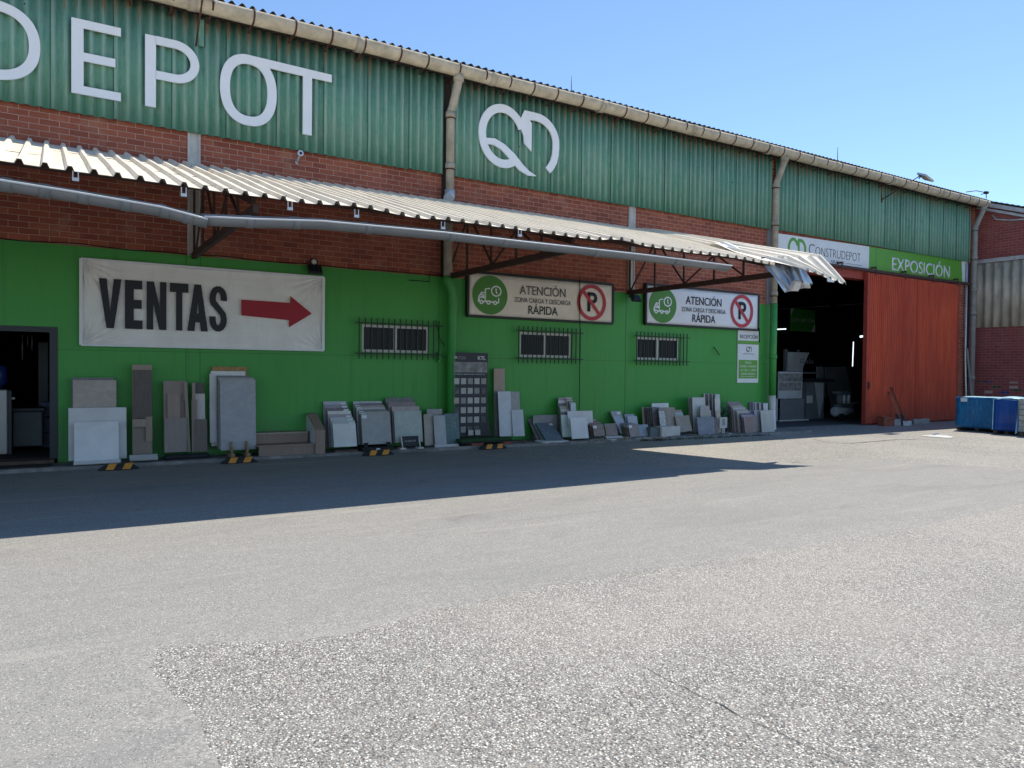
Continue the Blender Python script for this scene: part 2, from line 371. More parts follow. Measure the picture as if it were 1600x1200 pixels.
# lamps indoors that are lit
def lit(name, c, s):
    t = NT(name); t.b.inputs['Emission Color'].default_value = (*c, 1); t.b.inputs['Emission Strength'].default_value = s; t.col((.8, .8, .8)); return t.mat
M['tube_lit'] = lit('lit_tube', (.85, .95, 1), 1.2)

# tiles and planks: colour per object, stone-like mottling / wood grain
def tile_mat(name, streak, sc, amt, rough):
    t = NT(name, rough, spec=.45); oi = t.n('ObjectInfo'); o = t.n('VectorMath', {0: t.obj(), 1: t.n('CombineXYZ', {0: t.math('MULTIPLY', oi.outputs['Random'], 37.0), 1: 0.0, 2: t.math('MULTIPLY', oi.outputs['Random'], 91.0)}).outputs[0]}, operation='ADD').outputs[0]
    v = t.map(o, streak); f = t.ramp(t.noise(v, sc, 6, .65, .6), .3, .72); f2 = t.ramp(t.noise(v, sc*5, 5, .7), .35, .7)
    c = t.mix(f, t.mix(amt, oi.outputs['Color'], (.06, .055, .05)), oi.outputs['Color'])
    c = t.mix(t.math('MULTIPLY', f2, amt*.35), c, (.75, .74, .72))
    vein = t.ramp(t.math('ABSOLUTE', t.math('SUBTRACT', t.noise(v, sc*.6, 5, .6, 1.4), .5)), .03, .0)
    c = t.mix(t.math('MULTIPLY', vein, .12 if streak[0] == 1 else 0.0), c, (.78, .77, .75)); c = t.mix(t.math('MULTIPLY', t.ramp(t.noise(v, sc*.5, 3, .5), .5, .7), .2 if streak[0] == 1 else .1), c, (.12, .115, .11)); t.col(c); return t.mat
M['tile'] = tile_mat('ceramic_tile', (1, 1, 1), 3.2, .2, .45)
M['wood'] = tile_mat('wood_effect_plank', (14, 14, .7), 1.5, .3, .6)
M['pattern'] = tile_mat('patterned_tile', (1, 1, 1), 22, .95, .4)

# ground: exposed-aggregate concrete and fine grey asphalt
t = NT('aggregate_concrete', .85, spec=.25); p = t.pos(); x, y, z = t.sep(p); p2 = t.n('CombineXYZ', {0: x, 1: y, 2: 0.0}).outputs[0]
pw = t.n('VectorMath', {0: p2, 1: t.n('VectorMath', {0: t.n('TexNoise', {'Vector': p2, 'Scale': 70.0, 'Detail': 2.0}).outputs['Color'], 1: (.012, .012, 0)}, operation='MULTIPLY').outputs[0]}, operation='ADD').outputs[0]
v1 = t.n('TexVoronoi', {'Vector': pw, 'Scale': 88.0, 'Randomness': 1.0})
v2 = t.n('TexVoronoi', {'Vector': pw, 'Scale': 190.0, 'Randomness': 1.0})
r1 = t.sep(v1.outputs['Color']); r2 = t.sep(v2.outputs['Color'])
big = t.noise(p2, .55, 5, .6); mid = t.noise(p2, 3.5, 5, .65)
st = t.mix(r1[0], (.2, .19, .172), (.63, .6, .545)); st = t.mix(t.math('GREATER_THAN', r1[1], .82), st, (.82, .79, .72)); st = t.mix(t.math('LESS_THAN', r1[1], .22), st, (.1, .096, .095)); st = t.mix(t.math('GREATER_THAN', r1[2], .965), st, (.4, .31, .25))
fines = t.mix(r2[0], (.1, .095, .088), (.38, .36, .33))
c = t.mix(t.ramp(v1.outputs['Distance'], .36, .62), st, fines)
c = t.mix(t.math('MULTIPLY', t.ramp(mid, .52, .72), .45), c, (.42, .4, .37))
c = t.mix(t.math('MULTIPLY', t.ramp(big, .5, .72), .3), c, (.24, .23, .215))
c = t.mix(t.math('MULTIPLY', t.ramp(t.noise(p2, .25, 3), .45, .62), .3), c, (.47, .43, .37))
bald = t.math('MULTIPLY', t.ramp(t.noise(p2, 1.3, 5, .65, .6), .58, .68), t.ramp(t.noise(p2, 14, 4, .6), .3, .6)); c = t.mix(t.math('MULTIPLY', bald, .55), c, (.33, .31, .285))
stn = t.ramp(t.noise(p2, .7, 4, .6, 1.0), .64, .74); c = t.mix(t.math('MULTIPLY', stn, .3), c, (.16, .15, .14))
t.col(c); t.bump(t.math('ADD', t.math('MULTIPLY', v1.outputs['Distance'], -1.2), t.math('MULTIPLY', mid, .4)), .9, .008); M['aggregate'] = t.mat

t = NT('fine_grey_asphalt', .9, spec=.2); p = t.pos(); x, y, z = t.sep(p); p2 = t.n('CombineXYZ', {0: x, 1: y, 2: 0.0}).outputs[0]
v1 = t.n('TexVoronoi', {'Vector': p2, 'Scale': 170.0}); r1 = t.sep(v1.outputs['Color'])
big = t.noise(t.map(p2, (.5, 1.6, 1)), .8, 5, .6); mid = t.noise(t.map(p2, (1, 2.5, 1)), 2.6, 6, .65); gr = t.noise(p2, 240, 2, .6)
c = t.mix(r1[0], (.22, .212, .196), (.35, .336, .312)); c = t.mix(t.math('GREATER_THAN', r1[1], .955), c, (.55, .53, .48)); c = t.mix(t.math('LESS_THAN', r1[1], .05), c, (.12, .118, .12))
c = t.mix(t.math('MULTIPLY', t.ramp(mid, .5, .75), .45), c, (.36, .34, .305))
c = t.mix(t.math('MULTIPLY', t.ramp(big, .52, .72), .4), c, (.2, .198, .195))
c = t.mix(t.math('MULTIPLY', t.ramp(t.noise(p2, 1.1, 6, .7), .6, .72), .3), c, (.42, .38, .31))
dx_ = t.math('MAXIMUM', t.math('SUBTRACT', .55, x), 0.0); dy_ = t.math('MAXIMUM', t.math('ADD', y, 9.5), 0.0)
dd = t.math('SQRT', t.math('ADD', t.math('MULTIPLY', dx_, dx_), t.math('MULTIPLY', dy_, dy_)))
va = t.n('TexVoronoi', {'Vector': p2, 'Scale': 88.0}); ra = t.sep(va.outputs['Color'])
st = t.mix(ra[0], (.1, .095, .09), (.56, .53, .48)); wornf = t.math('MULTIPLY', t.ramp(dd, .45, .0), t.ramp(t.noise(p2, 4, 5, .7), .35, .55))
c = t.mix(t.math('MULTIPLY', t.math('GREATER_THAN', t.math('ADD', wornf, t.math('MULTIPLY', ra[2], .5)), .8), .4), c, st)
oil = t.math('MULTIPLY', t.ramp(t.noise(p2, .9, 3, .5, .8), .66, .76), t.ramp(t.noise(p2, 9, 4, .6), .35, .6)); c = t.mix(t.math('MULTIPLY', oil, .5), c, (.13, .125, .12))
tyre = t.ramp(t.noise(t.map(p2, (.12, 3.2, 1), (3, 1, 0)), 1.0, 4, .6, .3), .58, .7); c = t.mix(t.math('MULTIPLY', tyre, .22), c, (.17, .168, .165))
pale = t.ramp(t.noise(t.map(p2, (.2, 2.2, 1), (9, 4, 0)), 1.3, 5, .65, .4), .56, .7); c = t.mix(t.math('MULTIPLY', pale, .35), c, (.43, .4, .35))
sp = t.n('TexVoronoi', {'Vector': p2, 'Scale': 2.6}).outputs['Distance']; c = t.mix(t.math('LESS_THAN', sp, .018), c, (.04, .04, .04))
t.col(c); t.bump(t.math('ADD', gr, t.math('MULTIPLY', v1.outputs['Distance'], -.8)), .5, .004); M['asphalt'] = t.mat

t = NT('worn_kerb_concrete', .9, spec=.2); p = t.pos(); f = t.noise(p, 5, 6, .7); c = t.mix(t.ramp(f, .35, .68), (.16, .155, .145), (.3, .29, .27))
c = t.mix(t.math('MULTIPLY', t.ramp(t.noise(p, 1.1, 5, .65), .5, .7), .5), c, (.1, .095, .09)); t.col(c); t.bump(f, .6, .015); M['kerb'] = t.mat

# ------------------------------------------------------------ ground
def sheet(name, pts, z, mat, kind='structure'):
    b = MB(); b.face([(x, y, z) for x, y in pts]); o = b.build(name, mat); o['kind'] = kind
    if b and o.data.polygons[0].normal.z < 0: o.data.flip_normals()
    return o
sheet('ground', [(-300, -300), (300, -300), (300, 300), (-300, 300)], 0.0, M['aggregate'])
def rough_edge(pts, step, amp, sd):
    out = []
    for i in range(len(pts)-1):
        a = Vector(pts[i]); b = Vector(pts[i+1]); n = max(1, int((b-a).length/step))
        for k in range(n):
            q = a.lerp(b, k/n); d = noise.noise(Vector((q.x*2.1, q.y*2.1, sd)))*amp + noise.noise(Vector((q.x*9, q.y*9, sd)))*amp*.45
            nrm = Vector((-(b-a).y, (b-a).x)).normalized(); out.append(tuple(q+nrm*d))
    out.append(pts[-1]); return out
top = rough_edge([(-30, -.4), (6.0, -.45), (7.2, -2.2), (8.4, -3.9), (9.6, -5.1), (11.2, -5.65), (12.5, -5.5), (13.4, -6.2), (14.1, -7.2), (14.4, -8.0), (20, -12), (26, -18)], .12, .06, 1.3)
bot = rough_edge([(22, -20), (16, -12.4), (10.72, -9.51), (7.34, -9.64), (5.69, -9.52), (3.52, -9.42), (2.36, -9.47), (1.52, -9.62), (.99, -9.45), (.5, -9.25), (.42, -9.6), (.47, -10.05), (.55, -10.5), (.55, -10.9), (.6, -12), (.8, -16), (-30, -16)], .05, .05, 4.1)
road = top+bot; b = MB(); b.face([(x, y, .004) for x, y in road]); nr = len(road)
sgn = 1 if sum(road[i][0]*road[(i+1) % nr][1]-road[(i+1) % nr][0]*road[i][1] for i in range(nr)) > 0 else -1
off = []
for i in range(nr):
    d = Vector(road[(i+1) % nr])-Vector(road[i-1]); d = d.normalized() if d.length else Vector((1, 0)); off.append(Vector(road[i])+Vector((d.y, -d.x))*.045*sgn)
for i in range(nr):
    j = (i+1) % nr; q_ = [(*road[i], .004), (*off[i], .0), (*off[j], .0), (*road[j], .004)]; b.face(q_ if sgn > 0 else q_[::-1])
if sgn < 0: b.f[0] = b.f[0][::-1]
o = b.build('asphalt_road', M['asphalt']); o['kind'] = 'structure'
# crack in the concrete: a ragged thin sheet
cr = [(2.78+.05*noise.noise(Vector((0, i*.35, 3)))+i*.004, -10.9-i*.08) for i in range(28)]
L = []; Rr = []
for i, (a, b_) in enumerate(cr):
    w = .0015+.004*abs(noise.noise(Vector((i*1.7, 2, 1)))); L.append((a-w, b_)); Rr.append((a+w, b_))
b = MB()
for i in range(len(cr)-1): b.face([(*L[i], .004), (*L[i+1], .004), (*Rr[i+1], .004), (*Rr[i], .004)])
o = b.build('ground_crack', plain('crack_dirt', (.07, .066, .06), .95, var=.3)); o['kind'] = 'structure'
cr = [P_ for P_ in [G(1270, 686), G(1290, 691), G(1330, 693), G(1365, 690), G(1400, 687), G(1440, 686)]]
b = MB()
for a, c_ in zip(cr, cr[1:]):
    n_ = 8
    for k in range(n_):
        p0 = a.lerp(c_, k/n_); p1 = a.lerp(c_, (k+1)/n_); w0 = .03+.02*noise.noise(p0*3); 
        p0.y += .07*noise.noise(p0*2.2); p1.y += .07*noise.noise(p1*2.2)
        b.face([(p0.x, p0.y-w0, .003), (p1.x, p1.y-w0, .003), (p1.x, p1.y+w0, .003), (p0.x, p0.y+w0, .003)])
o = b.build('ground_crack', bpy.data.materials['crack_dirt']); o['kind'] = 'structure'
# pavement strip at the foot of the wall, a low broken kerb
KZ = .06
def kedge(x): return -(.66 + (0 if x < 6 else min(.55, (x-6)*.055)))
b = MB(); n = 260; xs = [-8+i*(17.9+8)/n for i in range(n+1)]
def ke(x): return kedge(x)+.035*noise.noise(Vector((x*3, 1, 1)))+.03*noise.noise(Vector((x*11, 2, 1)))
for a, c_ in zip(xs, xs[1:]):
    za = KZ+.012*noise.noise(Vector((a*4, 5, 0))); zc = KZ+.012*noise.noise(Vector((c_*4, 5, 0)))
    b.face([(a, ke(a)+.03, za), (c_, ke(c_)+.03, zc), (c_, -.002, KZ), (a, -.002, KZ)], sm=True)
    b.face([(a, ke(a), 0), (c_, ke(c_), 0), (c_, ke(c_)+.03, zc), (a, ke(a)+.03, za)])
o = b.build('pavement_kerb', M['kerb']); o['kind'] = 'structure'

# ------------------------------------------------------------ the warehouse
X0, X1 = -8.0, 28.9
wh = thing('warehouse', (10, 0, 0), 'long brick warehouse with green corrugated upper cladding and bright green painted lower wall', 'warehouse')
def wall(b, x0, x1, z0, z1, holes, y0=0.0, y1=.3):
    xs = sorted({x0, x1, *[h[0] for h in holes], *[h[1] for h in holes]}); zs = sorted({z0, z1, *[h[2] for h in holes], *[h[3] for h in holes]})
    for a, c_ in zip(xs, xs[1:]):
        for e, g_ in zip(zs, zs[1:]):
            if any(h[0] <= a and c_ <= h[1] and h[2] <= e and g_ <= h[3] for h in holes): continue
            b.box(a, c_, y0, y1, e, g_)
    return b
WINS = [(5.27, 6.74, 1.975, 2.53), (9.01, 10.46, 1.945, 2.515), (12.51, 13.97, 1.945, 2.515)]
DOOR = (-1.55, .105, .0, 2.262)
JX0 = 17.78
wall(MB(), X0, JX0, 0, 3.6, [DOOR]+WINS).build('painted_wall', M['green'], wh)
b = MB(); wall(b, X0, JX0, 3.6, 7.85, [])
wall(b, JX0, X1, 4.99, 7.85, []); wall(b, 22.7, X1, 0, 4.99, [])
b.box(X1-.3, X1, .3, 14, 0, 7.85)
b.build('brick_wall', M['brick'], wh)
# inside: side, back and dividing walls and the ceiling void stay dark
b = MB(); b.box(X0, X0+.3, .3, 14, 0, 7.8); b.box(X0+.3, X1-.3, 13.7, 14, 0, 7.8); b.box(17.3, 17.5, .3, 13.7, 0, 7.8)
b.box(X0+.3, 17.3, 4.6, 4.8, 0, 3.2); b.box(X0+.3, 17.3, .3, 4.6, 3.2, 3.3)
b.box(X1-.36, X1-.302, .3, 13.7, 0, 7.8); b.box(22.72, X1-.36, .302, .36, 0, 7.8); b.box(17.5, 22.72, .302, .36, 5.0, 7.8); b.build('inner_wall', M['interior'], wh)  # thin near-black linings added over the brick to read as shade
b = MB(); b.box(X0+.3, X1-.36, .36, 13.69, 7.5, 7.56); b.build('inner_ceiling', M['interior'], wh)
# green corrugated cladding
def wave(x): return math.sin(2*math.pi*x/PITCHW)
def clad(x0, x1, z0, z1):
    b = MB(); n = int((x1-x0)/PITCHW*8); dx = (x1-x0)/n
    def fn(i, j):
        x = x0+i*dx; s_ = math.floor(x/.885); off = (.006 if s_ % 2 else 0)
        return (x, -.082-.034*wave(x)-off, z0+(z1-z0)*j+(0 if j else .012*noise.noise(Vector((s_*3.1, 0, 0)))))
    b.grid(fn, n, 1, .008, 0, sm=True); return b
clad(X0, 7.0, 5.735, 7.79).build('cladding', M['cladding'], wh)
clad(7.2, 17.43, 5.735, 7.79).build('cladding', M['cladding'], wh)
clad(17.62, 28.4, 5.76, 7.79).build('cladding', M['cladding'], wh)
# roof
b = MB(); n = int((X1+.15-X0)/PITCHW*8); dx = (X1+.15-X0)/n
b.grid(lambda i, j: (X0+i*dx, -.4+j*7.4, 8.015+.036*wave(X0+i*dx)+j*1.5), n, 1, .01, 0, sm=True)
b.grid(lambda i, j: (X0+i*dx, 7.04+j*7.4, 9.5+.03*wave(X0+i*dx)-j*1.5), n, 1, .01, 0, sm=True)
b.build('roof', M['roof'], wh)
b = MB(); b.box(X0, X1, -.3, -.03, 7.8, 7.9); b.box(X0, X1-.01, 13.99, 14.2, 7.8, 7.93)
b.build('soffit', M['soffit'], wh)
for xx in (X0+.01, X1-.29):                                # gable ends under the roof
    b = MB(); k = len(b.v)
    b.face([(xx, 0, 7.85), (xx, 14, 7.85), (xx, 7, 9.36)]); b.face([(xx+.28, 0, 7.85), (xx+.28, 7, 9.36), (xx+.28, 14, 7.85)])
    b.build('gable', M['brick_side'], wh)
# whitened concrete pillars
for px_ in (-2.95, 2.15, 12.28):
    b = MB(); w = .105
    b.box(px_-w, px_+w, -.012, .1, 3.6, 5.76); b.box(px_-w, px_-w+.035, -.03, -.012, 3.6, 5.76); b.box(px_+w-.035, px_+w, -.03, -.012, 3.6, 5.76)
    b.build('pillar', M['concrete_pillar'], wh)
b = MB(); b.box(7.0, 7.24, -.03, .1, 3.6, 7.8); b.build('pillar', M['soffit'], wh)
b = MB(); b.box(17.36, 17.72, -.05, .1, 3.6, 5.76); b.build('pillar', M['pipe_grey'], wh)
# main eaves gutter with straps and collars
gx0, gx1 = X0, 28.78; GY, GZ, GR = -.43, 7.86, .145
def halfround(b, pathf, n, r, a0, a1, t=.008, seg=12, mi=0):
    b.grid(lambda i, j: pathf(i/n) + Vector((0, r*math.cos(a0+(a1-a0)*j/seg), r*math.sin(a0+(a1-a0)*j/seg))), n, seg, t, mi, sm=True)
gut = MB(); halfround(gut, lambda u: Vector((gx0+(gx1-gx0)*u, GY, GZ+.01*math.sin(u*40))), 60, GR, math.radians(-200), math.radians(12))
gut = gut.build('eaves_gutter', M['asbestos'], wh)
x = gx0+.3; k = 0
while x < gx1:
    b = MB(); halfround(b, lambda u: Vector((x-.016+.032*u, GY, GZ)), 1, GR+.009, math.radians(-205), math.radians(20), .007)
    b.bar((x, GY+GR*.6, GZ-GR*.8), (x, -.08, GZ-.2), .03, .012)
    b.build('gutter_strap', M['rust'], gut); x += .66+.08*random.uniform(-1, 1); k += 1
x = gx0+1.2
while x < gx1:
    b = MB(); halfround(b, lambda u: Vector((x-.07+.14*u, GY, GZ)), 1, GR+.016, math.radians(-195), math.radians(10), .012)
    b.build('gutter_collar', M['asbestos_dirty'], gut); x += 2.95
# downpipes
def downpipe(x, parts, name='downpipe'):
    for pts, r, mt in parts:
        MB().tube(pts, r, 14).build(name, M[mt], wh)
def collar(x, y, z, r, mt): MB().tube([(x, y, z-.06), (x, y, z+.06)], r, 14).build('pipe_collar', M[mt], wh)
PY = -.2
for px_, low in ((7.1, 5.38), (17.47, 3.62), (28.52, 0.0)):
    mt = 'asbestos_dirty' if px_ < 20 else 'pipe_grey'
    MB().tube([(px_+.06, GY, GZ-.09), (px_+.06, GY, GZ-.24), (px_+.03, PY-.04, GZ-.72), (px_, PY, GZ-.85), (px_, PY, low)], .088, 14).build('downpipe', M[mt], wh)
    MB().tube([(px_+.06, GY, GZ-.12), (px_+.06, GY, GZ-.26)], .11, 14).build('pipe_outlet', M[mt], wh)
    for z in (GZ-.9, 5.9, 3.9):
        if z > low+.1: collar(px_, PY, z, .104, mt); MB().tube([(px_, PY, z-.085), (px_, PY, z-.065)], .108, 12).build('pipe_clamp', M['rust'], wh)
MB().tube([(7.1, PY, 5.4), (7.1, PY, 5.28), (7.02, PY-.1, 5.19)], .11, 14).build('pipe_shoe', M['galv'], wh)
MB().tube([(7.07, PY, 5.0), (7.07, PY, 3.6)], .095, 14).build('downpipe', M['asbestos_dirty'], wh)
MB().tube([(7.07, PY, 3.6), (7.07, PY, 3.5), (7.16, PY, 3.32), (7.19, PY, 3.2), (7.19, PY, .06)], .105, 16).build('downpipe', M['green_pipe'], wh)
MB().tube([(17.47, PY, 3.62), (17.47, PY, 1.0)], .1, 16).build('downpipe', M['green_pipe'], wh)
collar(17.47, PY, 2.1, .116, 'green_pipe')
MB().tube([(17.47, PY, 1.0), (17.47, PY, .02)], .1, 16).build('downpipe', M['white_pipe'], wh)
for z in (4.75, 1.55): collar(28.52, PY, z, .108, 'pipe_grey')
MB().tube([(28.2, -.1, 5.7), (28.22, -.1, 2.4), (28.3, -.12, .8), (28.32, -.12, 0)], .035, 8).build('conduit', M['galv'], wh)
MB().bar((28.22, -.16, 2.6), (28.42, -.3, .5), .09, .03).build('loose_batten', M['pipe_grey'], wh)
# white end of the sign band beside the pillar; thin dark post
b = MB(); b.box(28.36, 28.42, -.12, -.03, 0, 5.7); b.build('corner_post', M['dark_frame'], wh)
# lintel beam, inside jamb and door rail
b = MB(); b.box(JX0+.02, 22.69, -.035, .28, 4.66, 4.985); b.build('lintel_beam', M['redsteel'], wh)
b = MB(); b.box(JX0-.06, JX0-.012, .02, .3, 0, 4.9); b.box(17.6, 17.78, -.012, -.004, 3.6, 4.9); b.build('door_jamb', M['redsteel'], wh)
rail = MB(); rail.box(19.2, 28.3, -.2, -.13, 4.9, 4.985)
rail = rail.build('door_rail', M['truss'], wh)
for xx in (20.6, 22.4, 24.1, 25.8, 27.4):
    b = MB(); b.box(xx-.03, xx+.03, -.215, -.205, 4.8, 5.08); b.box(xx-.03, xx+.03, -.205, -.05, 5.03, 5.08); b.build('rail_bracket', M['truss'], rail)
# sliding red door, ribbed
b = MB(); xa, xb = P(1353, 560, -.15).x, P(1494, 560, -.15).x; n = int((xb-xa)/.018)
def ribx(i):
    u = (xa+i*(xb-xa)/n); f = (u % .11)/.11
    return u, (-.138 if f < .55 else -.18)
b.grid(lambda i, j: (ribx(i)[0], ribx(i)[1], .06+4.8*j), n, 1, .01)
sd = b.build('sliding_door', M['reddoor'], wh)
b = MB(); b.box(xa-.04, xa+.03, -.19, -.06, .03, 4.88); b.box(xb-.02, xb+.05, -.187, -.06, .03, 4.88); b.box(xa+.03, xb-.02, -.13, -.06, .03, .06); b.build('door_frame', M['redsteel'], sd)
b = MB(); b.box(xa+2.8, xa+2.82, -.19, -.182, .06, 4.86); b.build('door_seam', M['redsteel'], sd)
b = MB(); b.box(xa+.06, xa+.12, -.2, -.183, 1.15, 1.4); b.tube([(xa+.09, -.2, 1.2), (xa+.09, -.24, 1.2), (xa+.09, -.24, 1.36), (xa+.09, -.2, 1.36)], .012, 6); b.build('handle', M['truss'], sd)
# windows
for (a, c_, e, g_) in WINS:
    b = MB(); f = .045; y0, y1 = .02, .09
    b.box(a, c_, y0, y1, e, e+f*1.2); b.box(a, c_, y0, y1, g_-f*1.2, g_); b.box(a, a+f, y0, y1, e+f*1.2, g_-f*1.2); b.box(c_-f, c_, y0, y1, e+f*1.2, g_-f*1.2)
    md = (a+c_)/2; b.box(md-.05, md+.02, y0-.01, y1, e+f*1.2, g_-f*1.2)
    wf = b.build('window', M['alu'], wh)
    MB().box(a+f, c_-f, .055, .065, e+f, g_-f).build('pane', M['glass'], wf)
    MB().box(a-.06, c_+.06, -.035, .02, e-.035, e-.003).build('sill', M['green_pipe'], wf)
    gr = MB(); ga, gc = a-.13, c_+.21; n = 15
    for k in range(n): xx = ga+.03+(gc-ga-.06)*k/(n-1); gr.box(xx-.009, xx+.009, -.125, -.107, e-.14, g_+.125)
    for zz in (e-.03, g_+.02): gr.box(ga-.05, gc+.05, -.14, -.126, zz-.012, zz+.012)
    for xx in (ga+.1, gc-.1):
        for zz in (e-.03, g_+.02): gr.box(xx-.01, xx+.01, -.126, 0, zz-.01, zz+.01)
    gr.build('grille', M['grille'], wf)
# office doorway on the left
b = MB(); a, c_, e, g_ = DOOR; f = .11
b.box(c_-f, c_-.003, -.02, .16, .13, g_-.003); b.box(a+.003, c_-f, -.02, .16, g_-f*.8, g_-.003); b.box(a+.003, a+f, -.02, .16, .13, g_-f*.8)
df = b.build('door_frame', M['dark_frame'], wh)
b = MB(); b.box(a+.02, c_-.05, -.16, .3, KZ, .125); b.build('threshold', M['dkwood'], wh)
b = MB(); b.box(a+.02, c_-.08, -.5, -.165, KZ, .075); b.build('door_mat', M['soffit'], wh)
b = MB(); b.box(X0+.3, 4, .3, 4.6, .02, .12); b.build('office_floor', M['soffit'], wh)
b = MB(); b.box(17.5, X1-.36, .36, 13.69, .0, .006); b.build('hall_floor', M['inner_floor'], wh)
# loose cable along the paint line
pts = [Vector((xx, -.02, 3.62+.03*noise.noise(Vector((xx*1.3, 0, 0))))) for xx in [-1+i*.2 for i in range(41)]]
tag(MB().tube(pts, .009, 6).build('cable', M['cable']), 'thin black cable running along the top of the green paint above the banner', 'cable')
pts = [Vector((xx, -.02, 3.66+.04*noise.noise(Vector((xx*1.1, 4, 0))))) for xx in [7.3+i*.25 for i in range(20)]]
tag(MB().tube(pts, .008, 6).build('cable', M['cable']), 'thin black cable along the brick base behind the yellowed loading-zone sign', 'cable')
tag(MB().tube([P(690, 430, -.04), P(672, 424, -.04), P(671, 440, -.04), P(640, 438, -.04)], .008, 6).build('cable', M['cable']), 'short looped black cable beside the first downpipe under the canopy', 'cable')
tag(MB().tube([P(906, 430, -.12), P(906, 520, -.12), P(905, 640, -.05)], .01, 6).build('cable', M['cable']), 'dark cable hanging straight down across the yellowed loading-zone sign', 'cable')
tag(MB().tube([P(681, 500, -.04), P(688, 530, -.06), P(695, 540, -.1)], .008, 6).build('cable', M['cable']), 'short cable sagging from the first window grille to the green pipe', 'cable')
b = MB(); b.box(*sorted((P(690, 0, -.1).x, P(694, 0, -.1).x)), -.1, -.01, 1.8, 2.0)
tag(b.build('valve_box', M['green_pipe']), 'small green box on the wall left of the green downpipe', 'box')
tag(MB().tube([P(1116, 543, 0), P(1116, 543, -.06), P(1124, 555, -.08)], .012, 6).build('wall_hook', M['cable']), 'short dark hook sticking out of the green wall beside the third window', 'hook')
b = MB(); b.tube([P(1191, 555, -.25), P(1199, 568, -.3)], .012, 6)
tag(b.build('wall_hook', M['green_pipe']), 'small green rod leaning on the green pipe at the warehouse entrance', 'rod')

# ------------------------------------------------------------ canopy
CS = .305; CZ = 5.19; CF = -4.8
def cz(y): return CZ+CS*y
can = thing('canopy', (5, 0, 4.4), 'long sloping canopy of cream ribbed metal sheets over the sales frontage', 'canopy')
RP = .226
def rib(x):
    f = (x % RP)/RP
    if f < .62: return 0.0
    if f < .72: return (f-.62)/.1*.05
    if f < .9: return .05
    return (1-f)/.1*.05
xs = []
x = -8.0
while x < 12.4:
    base = math.floor(x/RP+1e-6)*RP
    for f in (0, .3, .62, .72, .9): xs.append(base+f*RP)
    x = base+RP+.001
xs = sorted(set(round(q, 4) for q in xs if -8 <= q <= 12.5))
NV = 24
def canf(i, j):
    x = xs[i]; y = .0+(CF)*j/NV; u = j/NV
    z = cz(y)+rib(x)
    ds = noise.noise(Vector((x*.8, y*.6, 2.0)))*.035*u
    if 2.3 < x < 4.6: ds += -.05*max(0, u-.55)*math.sin((x-2.3)/2.3*math.pi*3)
    if 7.4 < x < 8.3: ds += .05*max(0, u-.7)*3*math.sin((x-7.4)/.9*math.pi)
    if x > 10.8: ds += -.1*min(x-10.8, .8)*max(0, u-.5)
    if x > 11.5: z = cz(y)+rib(x); x = 11.5+(x-11.5)*(1-.85*u)
    e = .035*noise.noise(Vector((math.floor(x/.9)*7.3, 0, 0)))*(1 if j == NV else 0)
    return (x, y+e-.015, z+ds)
b = MB(); b.grid(lambda i, j: canf(len(xs)-1-i, j), len(xs)-1, NV, .006, 0, 1)
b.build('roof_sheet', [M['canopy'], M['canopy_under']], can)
b = MB()                                               # strip of flashing against the wall
# purlins of dark red steel
for yy, dz in ((-4.2, -.04), (-3.0, -.05), (-1.6, -.05), (-.2, -.05)):
    b = MB(); b.bar((-8, yy, cz(yy)+dz), (11.6, yy, cz(yy)+dz), .05, .065 if yy < -4 else .1); b.build('purlin', M['truss'], can)
for tx in (-2.95, 2.15, 7.12, 12.2):
    yo = -4.4; zb = 3.6; T = lambda y: cz(y)-.13
    tr = MB(); tr.bar((tx, -.01, zb), (tx, yo-.25, zb+.0), .07, .11); tr = tr.build('truss', M['truss'], can)
    b = MB(); b.bar((tx, -.01, T(0)), (tx, yo-.1, T(yo)), .06, .08); b.build('top_chord', M['truss'], tr)
    for y in (-.06, -.95, -1.9, -2.8, -3.6):
        b = MB(); b.bar((tx, y, zb+.05), (tx, y, T(y)), .035, .035); b.build('strut', M['truss'], tr)
    for ya, yb in ((-.95, -.06), (-.95, -1.9), (-2.8, -1.9), (-2.8, -3.6)):
        za = T(ya) if ya in (-.95,) else T(ya); b = MB()
        if ya == -.95: b.bar((tx+.03, ya, T(ya)), (tx+.03, yb, zb+.05), .03, .03)
        else: b.bar((tx+.03, yb, zb+.05 if yb == -1.9 else zb+.05), (tx+.03, ya, T(ya)), .03, .03)
        b.build('brace', M['truss'], tr)
